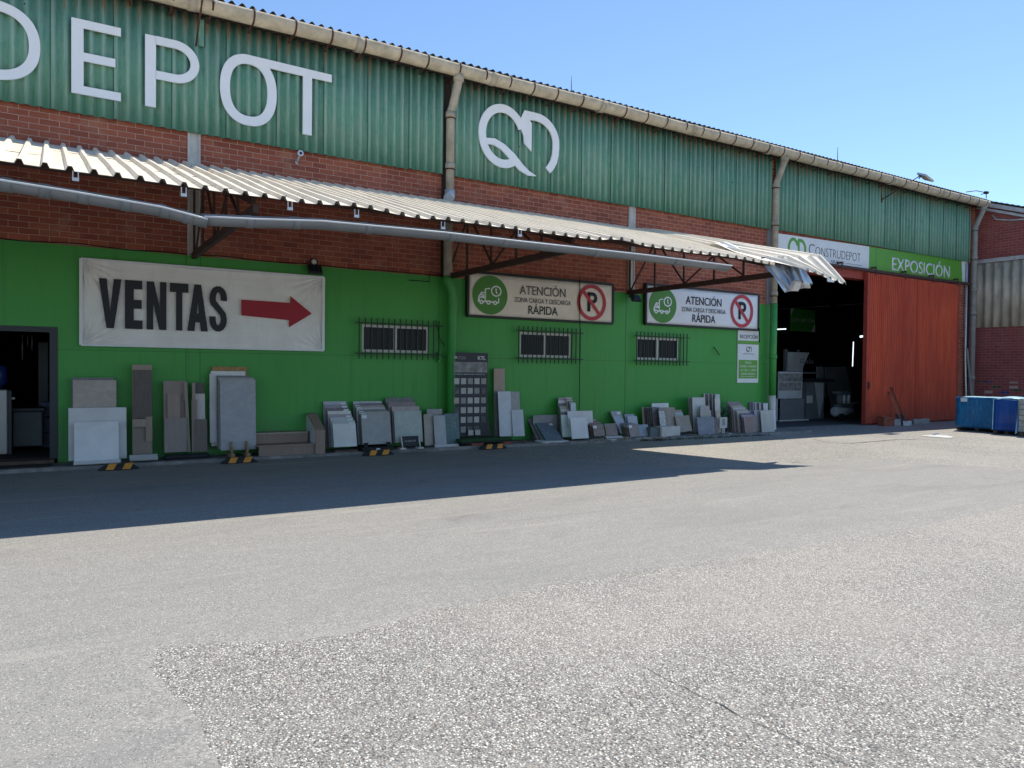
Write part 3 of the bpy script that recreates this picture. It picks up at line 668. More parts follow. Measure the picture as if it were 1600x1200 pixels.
# grey gutter hung below the canopy edge: sagging, broken at one joint
GYc = -4.8; gr_ = .118
def gz(px, py): return P(px, py, GYc-.08).z
run1 = [(-8.0, 3.72)]+[(P(q[0], q[1], GYc).x, P(q[0], q[1], GYc).z) for q in [(0, 279), (118, 298), (250, 321), (322, 340)]]
run2 = [(P(q[0], q[1], GYc).x, P(q[0], q[1], GYc).z) for q in [(316, 336), (400, 340), (500, 343), (690, 361), (800, 374), (1000, 396), (1136, 413)]]
def pathfn(run):
    def f(u):
        L = len(run)-1; k = min(int(u*L), L-1); w = u*L-k
        return Vector((run[k][0]*(1-w)+run[k+1][0]*w, GYc, run[k][1]*(1-w)+run[k+1][1]*w))
    return f
A0, A1 = math.radians(-200), math.radians(-5+25)
tilt = math.radians(19)
for run in (run1, run2):
    b = MB(); halfround(b, pathfn(run), (len(run)-1)*4, gr_, math.radians(-180)+tilt, tilt, .006)
    g_ = b.build('gutter', M['gutter'], can)
    b = MB(); pf = pathfn(run); n = (len(run)-1)*4
    b.tube([pf(i/n)+Vector((0, gr_*math.cos(math.pi+tilt)-.006, gr_*math.sin(math.pi+tilt))) for i in range(n+1)], .012, 6); b.build('gutter_lip', M['lip'], g_)
    for k in range(1, 8):
        u = k/8+.02
        p_ = pf(u); d = (pf(min(1, u+.01))-pf(max(0, u-.01))).normalized()
        if -1.2 < p_.x < 10.2:
            b = MB(); halfround(b, lambda w: p_+d*(-.05+.1*w), 1, gr_+.007, math.radians(-182)+tilt, tilt+.05, .006); b.build('gutter_joint', M['gutter'], g_)
b = MB(); p_ = Vector((run2[-1][0], GYc, run2[-1][1]))
b.prism([(math.cos(math.radians(a_))*gr_, math.sin(math.radians(a_))*gr_) for a_ in range(-180, 1, 15)], -.004, .004)
Mx = Matrix.Translation(p_) @ Matrix.Rotation(math.radians(90), 4, 'Z')
b.v = [tuple(Mx @ Vector(q)) for q in b.v]; b.build('gutter_end_cap', M['gutter'], can)
for px_, py_ in ((118, 272), (287, 297), (453, 319), (557, 331), (692, 350), (812, 362)):   # small clips at the sheet edge
    p_ = P(px_, py_, CF-.02); b = MB(); b.box(p_.x-.03, p_.x-.02, p_.y-.01, p_.y+.01, p_.z-.04, p_.z+.03); b.box(p_.x+.02, p_.x+.03, p_.y-.01, p_.y+.01, p_.z-.04, p_.z+.03); b.box(p_.x-.032, p_.x+.032, p_.y-.015, p_.y+.015, p_.z-.075, p_.z-.04)
    b.build('clip', M['galv'], can)
# end sheet torn loose by the wind: still fixed at the wall, its outer end bent down
A = P(985, 358, -.05); B_ = P(1026, 361, -.05); C1 = P(1185, 404, -4.5); D1 = P(1284, 402, -4.6); E1 = P(1252, 419, -5.0); F1 = P(1322, 445, -5.15)
nu = 40
def flap(i, j):
    u = i/nu; v = j/20
    if v < .75: w = v/.75; p_ = (A.lerp(B_, u)).lerp(C1.lerp(D1, u), w)
    else: w = (v-.75)/.25; p_ = (C1.lerp(D1, u)).lerp(E1.lerp(F1, u), w)
    s_ = rib(u*1.36)+.03*noise.noise(Vector((u*4, v*5, 9)))*v
    return p_+Vector((0, -.25*s_, s_))
b = MB(); b.grid(lambda i, j: flap(nu-i, j), nu, 20, .004, 0, 1); b.build('torn_sheet', [M['canopy'], M['zinc']], can)
# corner sheet folded over and hanging: two stiff ribbed leaves meeting along a crease, and a bent strip above
def leaf(A, B_, C_, D_, nm, ribs, sd, nu=24, nv=8, amp=.03):
    nrm = (B_-A).cross(C_-A).normalized()
    if nrm.y > 0: nrm = -nrm
    def fn(i, j):
        u = i/nu; v = j/nv; p_ = A.lerp(B_, u).lerp(C_.lerp(D_, u), v)
        return p_+nrm*(rib(u*ribs*RP)*.9+amp*noise.noise(Vector((u*3, v*2.5, sd)))+amp*.8*abs(noise.noise(Vector((u*2, v*1.5, sd+3)))))
    b = MB(); b.grid(fn, nu, nv, .004, 0, 0); b.build(nm, M['zinc'], can)
f0 = P(1232, 408, -4.55); f1 = P(1240, 438, -4.95); f2 = P(1226, 457, -4.85)
leaf(P(1188, 405, -4.5), f0, f2, f1, 'crumpled_sheet', 3, 2.0)
leaf(f0, P(1248, 408, -4.3), f1, P(1268, 446, -4.4), 'crumpled_sheet', 2, 5.0)
leaf(f1, P(1262, 440, -4.5), f2, P(1266, 448, -4.45), 'crumpled_sheet', 2, 8.0, 12, 4, .02)
leaf(P(1105, 377, -2.9), P(1165, 388, -2.8), P(1182, 405, -4.45), P(1234, 430, -4.8), 'crumpled_sheet', 2, 11.0, 16, 10, .03)
b = MB(); b.bar(P(1228, 403, -4.45), P(1190, 404, -4.5), .03, .05); b.bar(P(1166, 403, -4.45), P(1205, 412, -4.6), .05, .06); b.build('purlin', M['truss'], can)
b = MB(); p_ = P(1299, 433, -4.6); b.box(p_.x-.12, p_.x+.1, p_.y, p_.y+.02, p_.z-.1, p_.z-.02); b.build('clip', M['galv'], can)

# ------------------------------------------------------------ signs and lettering
LY = -.13                                              # plane of the big letters, just proud of the wave crests
ls = thing('sign_lettering', (2, LY, 6.6), 'big white cut-out letters spelling the shop name high on the green corrugated cladding', 'lettering')
def arc(cx, cz_, rx, rz, a0, a1, n=28): return [(cx+rx*math.cos(math.radians(a0+(a1-a0)*i/n)), cz_+rz*math.sin(math.radians(a0+(a1-a0)*i/n))) for i in range(n+1)]
def superarc(cx, cz_, rx, rz, a0, a1, n=36, e=.86):
    o = []
    for i in range(n+1):
        a = math.radians(a0+(a1-a0)*i/n); c, s_ = math.cos(a), math.sin(a)
        o.append((cx+rx*math.copysign(abs(c)**e, c), cz_+rz*math.copysign(abs(s_)**e, s_)))
    return o
ZB, ZT, SW = 6.03, 7.23, .145; ZM = (ZB+ZT)/2
y0, y1 = LY-.03, LY
b = MB(); b.ribbon([(-1.3, ZT-SW/2), (-.75, ZT-SW/2)]+superarc(-.75, ZM, .55, (ZT-ZB-SW)/2, 88, -88)+[(-.75, ZB+SW/2), (-1.3, ZB+SW/2)], .15, y0, y1)
b.box(-1.3, -1.14, y0, y1, ZB, ZT); b.build('letter', M['letter'], ls)
b = MB(); b.prism([(.295, ZB), (1.0, ZB), (1.0, ZB+.135), (.465, ZB+.135), (.465, 6.57), (.92, 6.57), (.92, 6.705), (.465, 6.705), (.465, 7.095), (1.0, 7.095), (1.0, ZT), (.295, ZT)], y0, y1); b.build('letter', M['letter'], ls)
b = MB(); b.box(1.36, 1.525, y0, y1, ZB, ZT); b.ribbon([(1.52, ZT-.065), (1.82, ZT-.065)]+arc(1.82, 6.875, .32, .29, 90, -90)+[(1.82, 6.585), (1.52, 6.585)], .14, y0, y1); b.build('letter', M['letter'], ls)
b = MB(); b.ribbon(superarc(3.045, 6.64, .41, .55, 0, 360, 48)[:-1], .165, y0, y1, closed=True)
b.prism([(3.05, 7.12), (4.02, 7.11), (4.02, ZB), (4.19, ZB), (4.19, 7.11), (4.57, 7.11), (4.57, 7.25), (3.0, 7.27)], y0-.004, y1); b.build('letter', M['letter'], ls)
def logo(b, cx, cz_, s_, y0, y1, w=.18, sx_=1.0):
    # Q loop with a leaf at its foot and a D stroke hooked on to it
    T = lambda pts: [(cx+x*s_*sx_, cz_+z*s_) for x, z in pts]
    cyz = .745
    b.ribbon(T(arc(.58, .74, .53, .6, 24, 307, 44)), w*s_, y0, y1)
    b.prism(T([(.97, 1.1), (1.13, 1.41), (1.13, 1.385), (1.325, 1.15), (1.325, .53), (1.13, .68), (1.11, .85), (1.02, 1.02)]), y0-.003*s_, y1)
    b.prism(T([(1.13, 1.41), (1.35, 1.41), (1.33, 1.225), (1.13, 1.225)]), y0-.004*s_, y1)
    b.ribbon(T([(1.14, 1.32), (1.45, 1.32)]+arc(1.45, .82, .545, .5, 88, 0, 20)+[(1.995, .7), (1.98, .55), (1.94, .4), (1.87, .28), (1.78, .175)]), w*s_*.98, y0-.005*s_, y1)
    # leaf edge crossing to the tail
    up = [(.12, .62)]+[(.2+.75*t_, .63-.62*t_**1.75+.06*math.sin(t_*3.1)) for t_ in [i/12 for i in range(13)]]+[(1.47, .0)]
    dn = [(1.25, .03), (1.02, .22), (.85, .36), (.55, .5), (.3, .49), (.15, .46)]
    b.ribbon(T([(.13, .56), (.35, .58), (.58, .5), (.82, .33), (1.05, .13), (1.25, .03), (1.45, .0)]), [w*.7*s_, w*.8*s_, w*.85*s_, w*s_, w*.95*s_, w*.6*s_, w*.08*s_], y0-.006*s_, y1)
    return b
b = logo(MB(), 7.84, 6.03, 1.0, LY-.03, LY)
tag(b.build('logo_emblem', M['letter']), 'white cut-out leaf-and-letters emblem on the green cladding right of the downpipe', 'emblem')

# white banner with the red arrow
bn = thing('sales_banner', (2.46, 0, 1.98), 'creased white cloth banner with a red arrow on the green wall', 'banner')
bx0, bx1, bz0, bz1 = .43, 4.46, 1.98, 3.39
cor = [(bx0, bz0), (bx1, bz0), (bx0, bz1), (bx1, bz1)]
def bwr(x, z):
    d = 0
    for qx, qz in cor:
        r = math.hypot(x-qx, z-qz); a = math.atan2(z-qz, x-qx); d += .036*math.exp(-(r/.5)**2)*min(1, r/.12)*math.sin(a*24)
    return d+.012*noise.noise(Vector((x*1.2, z*5, 0)))+.007*noise.noise(Vector((x*2.0, z*16, 4)))
nu, nv = 220, 80
b = MB(); b.grid(lambda i, j: (bx0+(bx1-bx0)*i/nu, -.05+bwr(bx0+(bx1-bx0)*i/nu, bz0+(bz1-bz0)*j/nv), bz0+(bz1-bz0)*j/nv+.018*math.sin(math.pi*i/nu)*(-1 if j > nv/2 else .4)*abs(j/nv-.5)*2), nu, nv, .003, 0, sm=True)
b.build('cloth', M['banner'], bn)
b = MB()
for a, c_ in (((bx0, bz0), (bx1, bz0)), ((bx0, bz1), (bx1, bz1)), ((bx0, bz0), (bx0, bz1)), ((bx1, bz0), (bx1, bz1))):
    b.bar((a[0], -.075, a[1]), (c_[0], -.075, c_[1]), .05, .03)
b.build('batten', M['banner_white'], bn)
b = MB(); lz0, lz1 = 2.27, 3.09; lh = lz1-lz0
bxp = lambda q: P(q, 475, -.098).x
def put(poly, q0, q1):
    a_ = bxp(q0); w_ = bxp(q1)-a_; b.prism([(a_+u*w_, lz0+v*lh) for u, v in poly], -.098, -.09)
put([(0, 1), (.345, 1), (.5, .33), (.655, 1), (1, 1), (.665, 0), (.335, 0)], 154.3, 189.8)
put([(0, 0), (1, 0), (1, .18), (.5, .18), (.5, .42), (.95, .42), (.95, .6), (.5, .6), (.5, .82), (.98, .82), (.98, 1), (0, 1)], 195.3, 222.8)
put([(0, 0), (.33, 0), (.33, .56), (.64, 0), (1, 0), (1, 1), (.67, 1), (.67, .46), (.36, 1), (0, 1)], 229.2, 260)
put([(0, 1), (0, .81), (.33, .81), (.33, 0), (.67, 0), (.67, .81), (1, .81), (1, 1)], 265.5, 294.5)
put([(0, 0), (.34, 0), (.395, .19), (.5, .19), (.5, .37), (.45, .37), (.5, .66), (.55, .37), (.5, .37), (.5, .19), (.605, .19), (.66, 0), (1, 0), (.66, 1), (.34, 1)], 292.8, 325)
s0, s1 = bxp(327.6), bxp(354.4); sw = s1-s0; sx = lambda u, v: (s0+u*sw, lz0+v*lh)
b.ribbon([sx(.82, .68)]+[sx(.5+.33*math.cos(math.radians(q)), .73+.2*math.sin(math.radians(q))) for q in range(0, 205, 20)]+[sx(.22, .63), sx(.5, .51), sx(.78, .38)]+[sx(.5+.33*math.cos(math.radians(q)), .27-.2*math.sin(math.radians(q))) for q in range(0, 185, 20)]+[sx(.17, .33)], .105, -.098, -.09)
b.build('lettering', M['black'], bn)
b = MB(); b.prism([(2.94, 2.585), (3.8, 2.535), (3.8, 2.4), (4.23, 2.68), (3.82, 2.99), (3.82, 2.86), (2.94, 2.87)], -.098, -.092); b.build('arrow', M['red_print'], bn)
b = MB()
for z in (2.0, 2.45, 2.95, 3.37): b.tube([(bx1+.0, -.06, z), (bx1+.05, -.03, z-.01)], .008, 6)
b.build('rope', M['cable'], bn)

# the two loading-zone signs
def zone_sign(x0, x1, z0, z1, cloth_, label, bold):
    r = thing('loading_sign', ((x0+x1)/2, 0, z0), label, 'sign', 'loading zone signs')
    w = x1-x0; h = z1-z0; X = lambda u: x0+w*u; Z = lambda v: z0+h*v
    n = 40
    b = MB(); b.grid(lambda i, j: (x0+w*i/n, -.085+.006*noise.noise(Vector((i*.3+x0, j*.4, 0)))*(1 if j > 6 else .3), z0+h*j/8), n, 8, .003, sm=True); b.build('panel', cloth_, r)
    b = MB(); f = .03
    b.box(x0-f, x1+f, -.11, -.02, z0-f*1.6, z0); b.box(x0-f, x1+f, -.11, -.02, z1, z1+f*1.6); b.box(x0-f*1.6, x0, -.11, -.02, z0, z1); b.box(x1, x1+f*1.6, -.11, -.02, z0, z1)
    b.build('frame', M['frame_black'], r)
    ya, yb = -.1, -.096
    rx = .112*w; rz = .475*h; cx, cz_ = X(.132), Z(.5)
    b = MB(); b.prism(arc(cx, cz_, rx, rz, 0, 360, 48)[:-1], ya, yb); d = b.build('disc', M['disc_green'], r)
    s_ = rx/1.0; sz = rz
    q = lambda x, z: (cx+x*rx, cz_+z*rz)
    b = MB(); y2, y3 = ya-.004, ya-.001; lw = .07*rx
    for pts in ([q(-.28, -.32), q(-.28, .3), q(-.02, .34)], [q(.48, -.12), q(.48, -.36), q(.36, -.38)], [q(.2, -.36), q(-.02, -.33)], [q(-.18, -.33), q(-.42, -.36)], [q(-.58, -.36), q(-.64, -.34), q(-.64, -.12), q(-.5, .1), q(-.28, .1)], [q(-.54, .0), q(-.38, -.02), q(-.34, -.12), q(-.58, -.14)], [q(.33, .36), q(.33, .2), q(.4, .1)]):
        b.ribbon(pts, lw, y2, y3)
    for wx, wz in ((-.5, -.38), (-.1, -.38), (.28, -.38)): b.ribbon(arc(*q(wx, wz), .085*rx, .08*rz, 0, 360, 14)[:-1], lw*.9, y2-.001, y3, closed=True)
    b.ribbon(arc(*q(.34, .22), .27*rx, .25*rz, 0, 360, 26)[:-1], lw, y2, y3, closed=True); b.build('truck_symbol', M['letter'], d)
    text('lettering', 'ATENCIÓN', X(.325), X(.645), Z(.58), Z(.86), ya, M['grey_print'] if bold else M['black'], r, .003)
    text('lettering', 'ZONA CARGA Y DESCARGA', X(.29), X(.685), Z(.38), Z(.5), ya, M['grey_print'], r, .002)
    text('lettering', 'RÁPIDA', X(.385), X(.59), Z(.1), Z(.37), ya, M['black'], r, .005)
    cx, cz_ = X(.84), Z(.5); rx = .098*w; rz = .43*h
    text('lettering', 'P', X(.808), X(.882), Z(.26), Z(.77), ya, M['black'], r, .02)
    b = MB(); b.ribbon(arc(cx, cz_, rx, rz, 0, 360, 48)[:-1], .022*w, ya-.006, yb, closed=True); b.ribbon([(cx-rx*.68, cz_+rz*.68), (cx+rx*.62, cz_-rz*.72)], .02*w, ya-.007, yb); b.build('ban_ring', M['red_ring'], r)
    return r
zone_sign(7.64, 11.62, 2.83, 3.73, M['banner_tan'], 'black-framed loading zone sign on yellowed cloth, between first and second barred windows', True)
zone_sign(12.74, 16.93, 2.87, 3.82, M['banner_white'], 'black-framed loading zone sign on clean white cloth, above the third barred window', False)
b = MB(); b.tube([(16.96, -.12, 2.9), (16.96, -.13, 2.5)], .018, 6)
tag(b.build('hanging_strap', M['cable']), 'black strap dangling from the corner of the white loading zone sign', 'strap')

# reception notice
rn = thing('reception_notice', (16.64, 0, 1.36), 'narrow white and green notice panel with opening hours beside the green corner pipe', 'notice')
a, c_ = 16.2, 17.06
b = MB(); b.box(a, c_, -.03, -.002, 2.45, 2.82); b.build('top_panel', M['white'], rn)
b = MB(); b.box(a, c_, -.03, -.002, 1.36, 2.44); b.build('panel', M['white'], rn)
b = MB(); b.box(a+.04, c_-.04, -.034, -.031, 1.48, 2.0); b.build('green_field', M['sign_green'], rn); b = MB(); b.box(a, c_, -.034, -.031, 2.45, 2.54); b.build('green_stripe', M['sign_green'], rn)
text('lettering', 'RECEPCIÓN', a+.08, c_-.06, 2.6, 2.73, -.036, M['grey_print'], rn, .004)
b = logo(MB(), a+.34, 2.22, .11, -.036, -.033); b.build('emblem', M['grey_print'], rn)
text('lettering', 'CONSTRUDEPOT', a+.2, c_-.2, 2.15, 2.19, -.036, M['grey_soft'], rn)
for k, (s_, q) in enumerate((('HORARIO', .3), ('LUNES A VIERNES', .1), ('de 7:30  a  18:00', .12), ('SABADOS CERRADO', .14))):
    text('lettering', s_, a+q, c_-q, 1.9-.105*k, 1.95-.105*k, -.036, M['white'], rn)
text('lettering', 'www.construdepot.es', a+.14, c_-.14, 1.52, 1.555, -.036, M['white'], rn)

# sign band over the warehouse entrance
sb = thing('entrance_sign', (22.9, 0, 5.0), 'long white and leaf-green sign band above the red warehouse door', 'sign')
z0, z1 = 5.0, 5.7
b = MB(); b.prism([(17.72, z0+.02), (22.26, z0), (22.26, z1+.03), (17.76, z1-.03)], -.045, -.012); b.build('white_panel', M['white'], sb)
b = MB(); b.prism([(22.262, z0), (28.02, z0), (27.92, z1+.08), (22.262, z1+.03)], -.045, -.012); gp = b.build('green_panel', M['sign_green'], sb)
b = MB(); b.prism([(28.022, z0), (28.33, z0), (28.33, z1+.1), (27.922, z1+.08)], -.045, -.012); b.build('white_panel', M['white'], sb)
b = MB(); b.box(22.62, 22.66, -.05, -.046, z0, z1+.03); b.build('panel_joint', M['green_pipe'], sb)
b = logo(MB(), 18.26, 4.96, .46, -.05, -.047, .2, .84); b.build('emblem', M['logo_green'], sb)
text('lettering', 'C', 19.2, 19.48, 5.2, 5.52, -.05, M['grey_print'], sb, -.01)
text('lettering', 'ONSTRUDEPOT', 19.52, 21.8, 5.2, 5.46, -.05, M['grey_print'], sb, -.015)
text('lettering', 'QUILES', 20.28, 20.95, 5.04, 5.13, -.05, M['grey_print'], sb, .01)
b = MB(); b.box(21.05, 21.85, -.049, -.046, 5.08, 5.092); b.box(19.3, 20.1, -.049, -.046, 5.08, 5.092); b.build('rule', M['grey_print'], sb)
text('lettering', 'EXPOSICIÓN', 23.55, 27.15, 5.07, 5.62, -.05, M['white'], gp, .012)

# ------------------------------------------------------------ lamps, aerials and small wall gear
def floodlight(px, py, y, label, w=.24):
    p_ = P(px, py, y); r = thing('floodlight', (p_.x, p_.y, p_.z), label, 'floodlight')
    R_ = Matrix.Translation(p_) @ Matrix.Rotation(math.radians(-35), 4, 'X')
    MB().box(-w/2, w/2, -.03, .03, -.09, .09, 0, R_).build('housing', M['frame_black'], r)
    MB().box(-w/2+.02, w/2-.02, -.034, -.031, -.07, .07, 0, R_).build('glass', M['glass'], r)
    MB().bar(p_+Vector((0, .03, 0)), (p_.x, -.02, p_.z+.06), .03, .03).build('bracket', M['frame_black'], r)
floodlight(492, 421, -.2, 'small black floodlight on the green wall above the right end of the sales banner', .26)
floodlight(993, 466, -.25, 'small black floodlight hung left of the white loading zone sign', .28)
def roundlamp(px, py, y, label, r0=.075):
    p_ = P(px, py, y); r = thing('round_lamp', p_, label, 'lamp')
    MB().tube([p_+Vector((0, .05, 0)), p_, p_+Vector((0, -.03, 0))], [r0*.7, r0, r0*.95], 18).build('housing', M['frame_black'], r)
    MB().tube([p_+Vector((0, -.031, 0)), p_+Vector((0, -.045, 0))], [r0*.75, r0*.4], 18).build('lens', M['alu'], r)
    MB().bar(p_+Vector((0, .05, 0)), (p_.x, -.001, p_.z-.1), .025, .025).build('bracket', M['frame_black'], r)
roundlamp(490, 409, -.12, 'round grey lamp on the brick just above the small floodlight')
p_ = P(469, 240, -.14); r = thing('wall_camera', p_, 'round white camera fixed to the brick below the last big letter', 'camera')
MB().tube([p_+Vector((0, .06, 0)), p_, p_+Vector((0, -.04, 0))], [.04, .055, .055], 16).build('housing', M['galv'], r)
MB().tube([p_+Vector((0, -.041, 0)), p_+Vector((0, -.05, 0))], [.028, .02], 12).build('lens', M['black'], r)
b = MB(); b.bar(p_+Vector((0, .05, -.03)), p_+Vector((-.03, .13, -.14)), .03, .03); b.tube([p_+Vector((-.05, .1, -.1)), p_+Vector((-.07, .05, -.17)), p_+Vector((-.01, .06, -.2))], .012, 6); b.build('bracket', M['galv'], r)
for q0, q1, lb in (((893, 119), (894, 148), 'thin lightning rod on the roof above the emblem'), ((1309, 230), (1309, 255), 'thin lightning rod on the roof above the warehouse entrance')):
    y = .4; b = MB(); a = P(*q0, y); c_ = P(*q1, y); b.tube([(a.x, y, 8.0), a], [.015, .007], 6); b.tube([(a.x, y, 8.02), (a.x, y, 8.3)], .025, 6)
    tag(b.build('lightning_rod', M['cable']), lb, 'lightning rod')
# lamp arm reaching over the gutter, and its twin at the left
fl = thing('lamp_arm', P(1378, 312, -.1), 'thin bent arm carrying a floodlight over the roof gutter above the sign band', 'lamp')
q = [P(1378, 312, -.1), P(1440, 273, -.75)]
MB().tube(q, .016, 6).build('arm', M['rust'], fl); MB().tube([P(1376, 300, -.1), P(1378, 316, -.1)], .02, 6).build('base', M['rust'], fl)
p_ = P(1446, 277, -.78); b = MB(); b.box(-.28, .28, -.16, .16, -.03, .03, 0, Matrix.Translation(p_) @ Matrix.Rotation(math.radians(24), 4, 'X') @ Matrix.Rotation(math.radians(12), 4, 'Y')); b.build('floodlight', M['galv'], fl)
MB().tube([P(1440, 273, -.75), P(1436, 279, -.75)], .02, 6).build('hinge', M['rust'], fl)
fl = thing('lamp_arm', P(306, 70, -.12), 'thin rusty arm carrying a floodlight past the gutter above the big letters', 'lamp')
MB().tube([P(306, 72, -.12), P(316, 0, -.6), P(320, -30, -.7)], .016, 6).build('arm', M['rust'], fl)
p_ = P(332, -4, -.66); MB().box(-.1, .1, -.14, .14, -.02, .02, 0, Matrix.Translation(p_) @ Matrix.Rotation(math.radians(40), 4, 'Y') @ Matrix.Rotation(math.radians(20), 4, 'X')).build('floodlight', M['white'], fl)
b = MB(); p_ = P(314, 48, -.115); q_ = P(314, 72, -.115); b.box(p_.x-.04, p_.x+.05, -.12, -.108, q_.z, p_.z+.2)
tag(b.build('cover_strip', M['cladding']), 'short vertical green strip on the cladding beside the rusty lamp arm', 'strip')
b = MB(); b.tube([P(1510, 300, .3), P(1525, 298, .3), P(1541, 301, .3)], .015, 6); b.tube([P(1533, 304, .3), P(1541, 301, .3), P(1541, 310, .3)], .015, 6); b.tube([P(1539, 301, .28), P(1543, 301, .28)], .06, 8)
tag(b.build('roof_aerial', M['cable']), 'small bent aerial on the roof edge at the far right corner', 'aerial')

# ------------------------------------------------------------ neighbouring building, a wall coming towards us
nb = thing('neighbour_building', (29.3, -4, 0), 'brick building at the right edge with a band of grey corrugated sheets', 'building')
NX = 29.3; nz = lambda y: 8.03+.36*y
def side_poly(b, pts, x0, x1):
    k = len(b.v); b.v += [(x0, y, z) for y, z in pts]+[(x1, y, z) for y, z in pts]; n = len(pts)
    b.f.append(tuple(range(k, k+n))); b.f.append(tuple(reversed(range(k+n, k+2*n)))); b.m += [0, 0]; b.smooth += [False, False]
    for i in range(n): j = (i+1) % n; b.f.append((k+i, k+n+i, k+n+j, k+j)); b.m.append(0); b.smooth.append(False)
YE = -6.5
b = MB(); side_poly(b, [(1.2, 0), (1.2, 8.0), (0, 7.98), (YE, nz(YE)-.05), (YE, 0)], NX, NX+.3); b.box(28.9, NX-.002, .2, .5, 0, 7.9); b.build('brick_wall', M['brick_side'], nb)
n = int(6.4/.3*8)
b = MB(); b.grid(lambda i, j: (NX-.06-.035*math.sin(i*2*math.pi/8), .1-i*6.4/n, 3.4+2.36*j), n, 1, .008, sm=True); b.build('corrugated_band', M['grey_panel'], nb)
b = MB(); b.box(NX-.1, NX-.004, -6.4, .05, 5.78, 5.92); b.build('flashing', M['flash'], nb)
n = int(6.6/.177*8)
b = MB(); b.grid(lambda i, j: (NX-.16+6*j, .2-i*6.8/n, nz(.2-i*6.8/n)+.12+.025*math.sin(i*2*math.pi/8)), n, 1, .03, sm=True); b.build('roof', M['roof'], nb)
b = MB(); b.bar((NX-.13, .1, nz(.1)-.02), (NX-.13, -6.4, nz(-6.4)-.02), .05, .14); b.bar((NX-.1, .1, nz(.1)-.2), (NX-.1, -6.4, nz(-6.4)-.2), .03, .09); b.build('verge_trim', M['flash'], nb)
b = MB(); b.tube([PX(1550, 336, NX-.04), PX(1556, 343, NX-.04), PX(1580, 344, NX-.04), PX(1615, 341, NX-.04)], .03, 6); b.build('pipe', M['flash'], nb)

# ------------------------------------------------------------ tile samples leaning along the wall
GREY, LGREY, DGREY, WHITE, PALE, TAUPE, BEIGE = (.34, .33, .33), (.52, .51, .5), (.15, .145, .15), (.8, .8, .79), (.7, .69, .68), (.44, .37, .32), (.5, .42, .34)
BROWN, DBROWN, TAN, BLUEG, CREAM, TEAL = (.3, .19, .135), (.12, .085, .07), (.4, .31, .22), (.19, .24, .3), (.66, .62, .55), (.07, .15, .16)
TG = 'tile samples leaning along the wall'
def slab(bl, br, top, y0, lean, colr, label, th=.014, mat='tile', skew=0.0, name='tile_sample', cat='tile', group=TG, sticker=None, topskew=0.0):
    """bl, br: picture positions of the front bottom corners; top: picture row of the top edge; y0: depth of the foot; lean: how far the top leans back"""
    lean = lean if lean >= .3 else lean*.4
    a = P(*bl, y0); c_ = P(*br, y0); zb = min((a.z+c_.z)/2, 1.0)
    xm = (bl[0]+br[0])/2; zt = P(xm, top, y0+lean).z; h = math.hypot(zt-zb, lean)
    ang = math.atan2(lean, zt-zb); w = c_.x-a.x
    R_ = Matrix.Rotation(-ang, 4, 'X') @ Matrix.Rotation(skew, 4, 'Y')
    b = MB(); b.box(-w/2, w/2, 0, th, 0, h)
    o = b.build(name, M[mat], color=colr, bevel=.0015)
    o.matrix_world = Matrix.Translation(((a.x+c_.x)/2, y0, zb)) @ R_
    tag(o, label, cat, group)
    if sticker:
        s_ = MB(); s_.box(w*sticker[0]-.05, w*sticker[0]+.05, -.002, -.0004, h-.09, h-.03); s_.build('price_sticker', M['white'], o)
        o.children[0].location = (0, 0, 0)
    return o
def row(n, bl, br, top, y0, lean, dx, dy, dtop, cols, stack, th=.014, mat='tile', sticker=None, cname=None):
    """n tiles one behind the other; the first is the front one"""
    ords = ['front', 'second', 'third', 'fourth', 'fifth', 'sixth', 'seventh', 'eighth', 'ninth', 'tenth']
    for k in range(n):
        cc, nm = cols[k % len(cols)]; j = random.uniform(-1.2, 1.2) if k else 0
        lb = f'{nm} tile, {ords[k]} {"" if k == 0 else "from front "}in {stack}'.replace('  ', ' ')
        slab((bl[0]+dx*k+j, bl[1]), (br[0]+dx*k+j, br[1]), top+dtop*k, y0+dy*k, lean, tuple(x*random.uniform(.88, 1.12) for x in cc), lb, th, mat, sticker=sticker)
def batten(px0, px1, py, y0, label, h=.05, d=.25, mat='dkwood', name='batten', cat='batten', z=None):
    a = P(px0, py, y0); c_ = P(px1, py, y0); zz = KZ-.01 if z is None else z
    b = MB(); b.box(a.x, c_.x, y0, y0+d, zz, max(zz+.02, min(a.z, zz+h)))
    tag(b.build(name, M[mat], bevel=.004), label, cat)
# group by the office door
slab((112, 716), (178, 713), 590, -.22, .17, DGREY, 'dark grey slab, hindmost of the slabs beside the office door')
slab((114, 718), (182, 715), 594, -.26, .16, TAUPE, 'taupe stone-look slab rising behind the big white slabs near the office door')
slab((107, 720), (198, 716), 637, -.42, .22, PALE, 'wide pale marbled slab behind the foremost white slab near the office door')
slab((116, 722), (186, 720), 659, -.62, .26, (.8, .8, .8), 'square white stone-look slab standing foremost beside the office door')
slab((115, 726), (189, 722), 719, -.72, .12, PALE, 'flat white tile laid as a foot under the foremost white slab', .02)
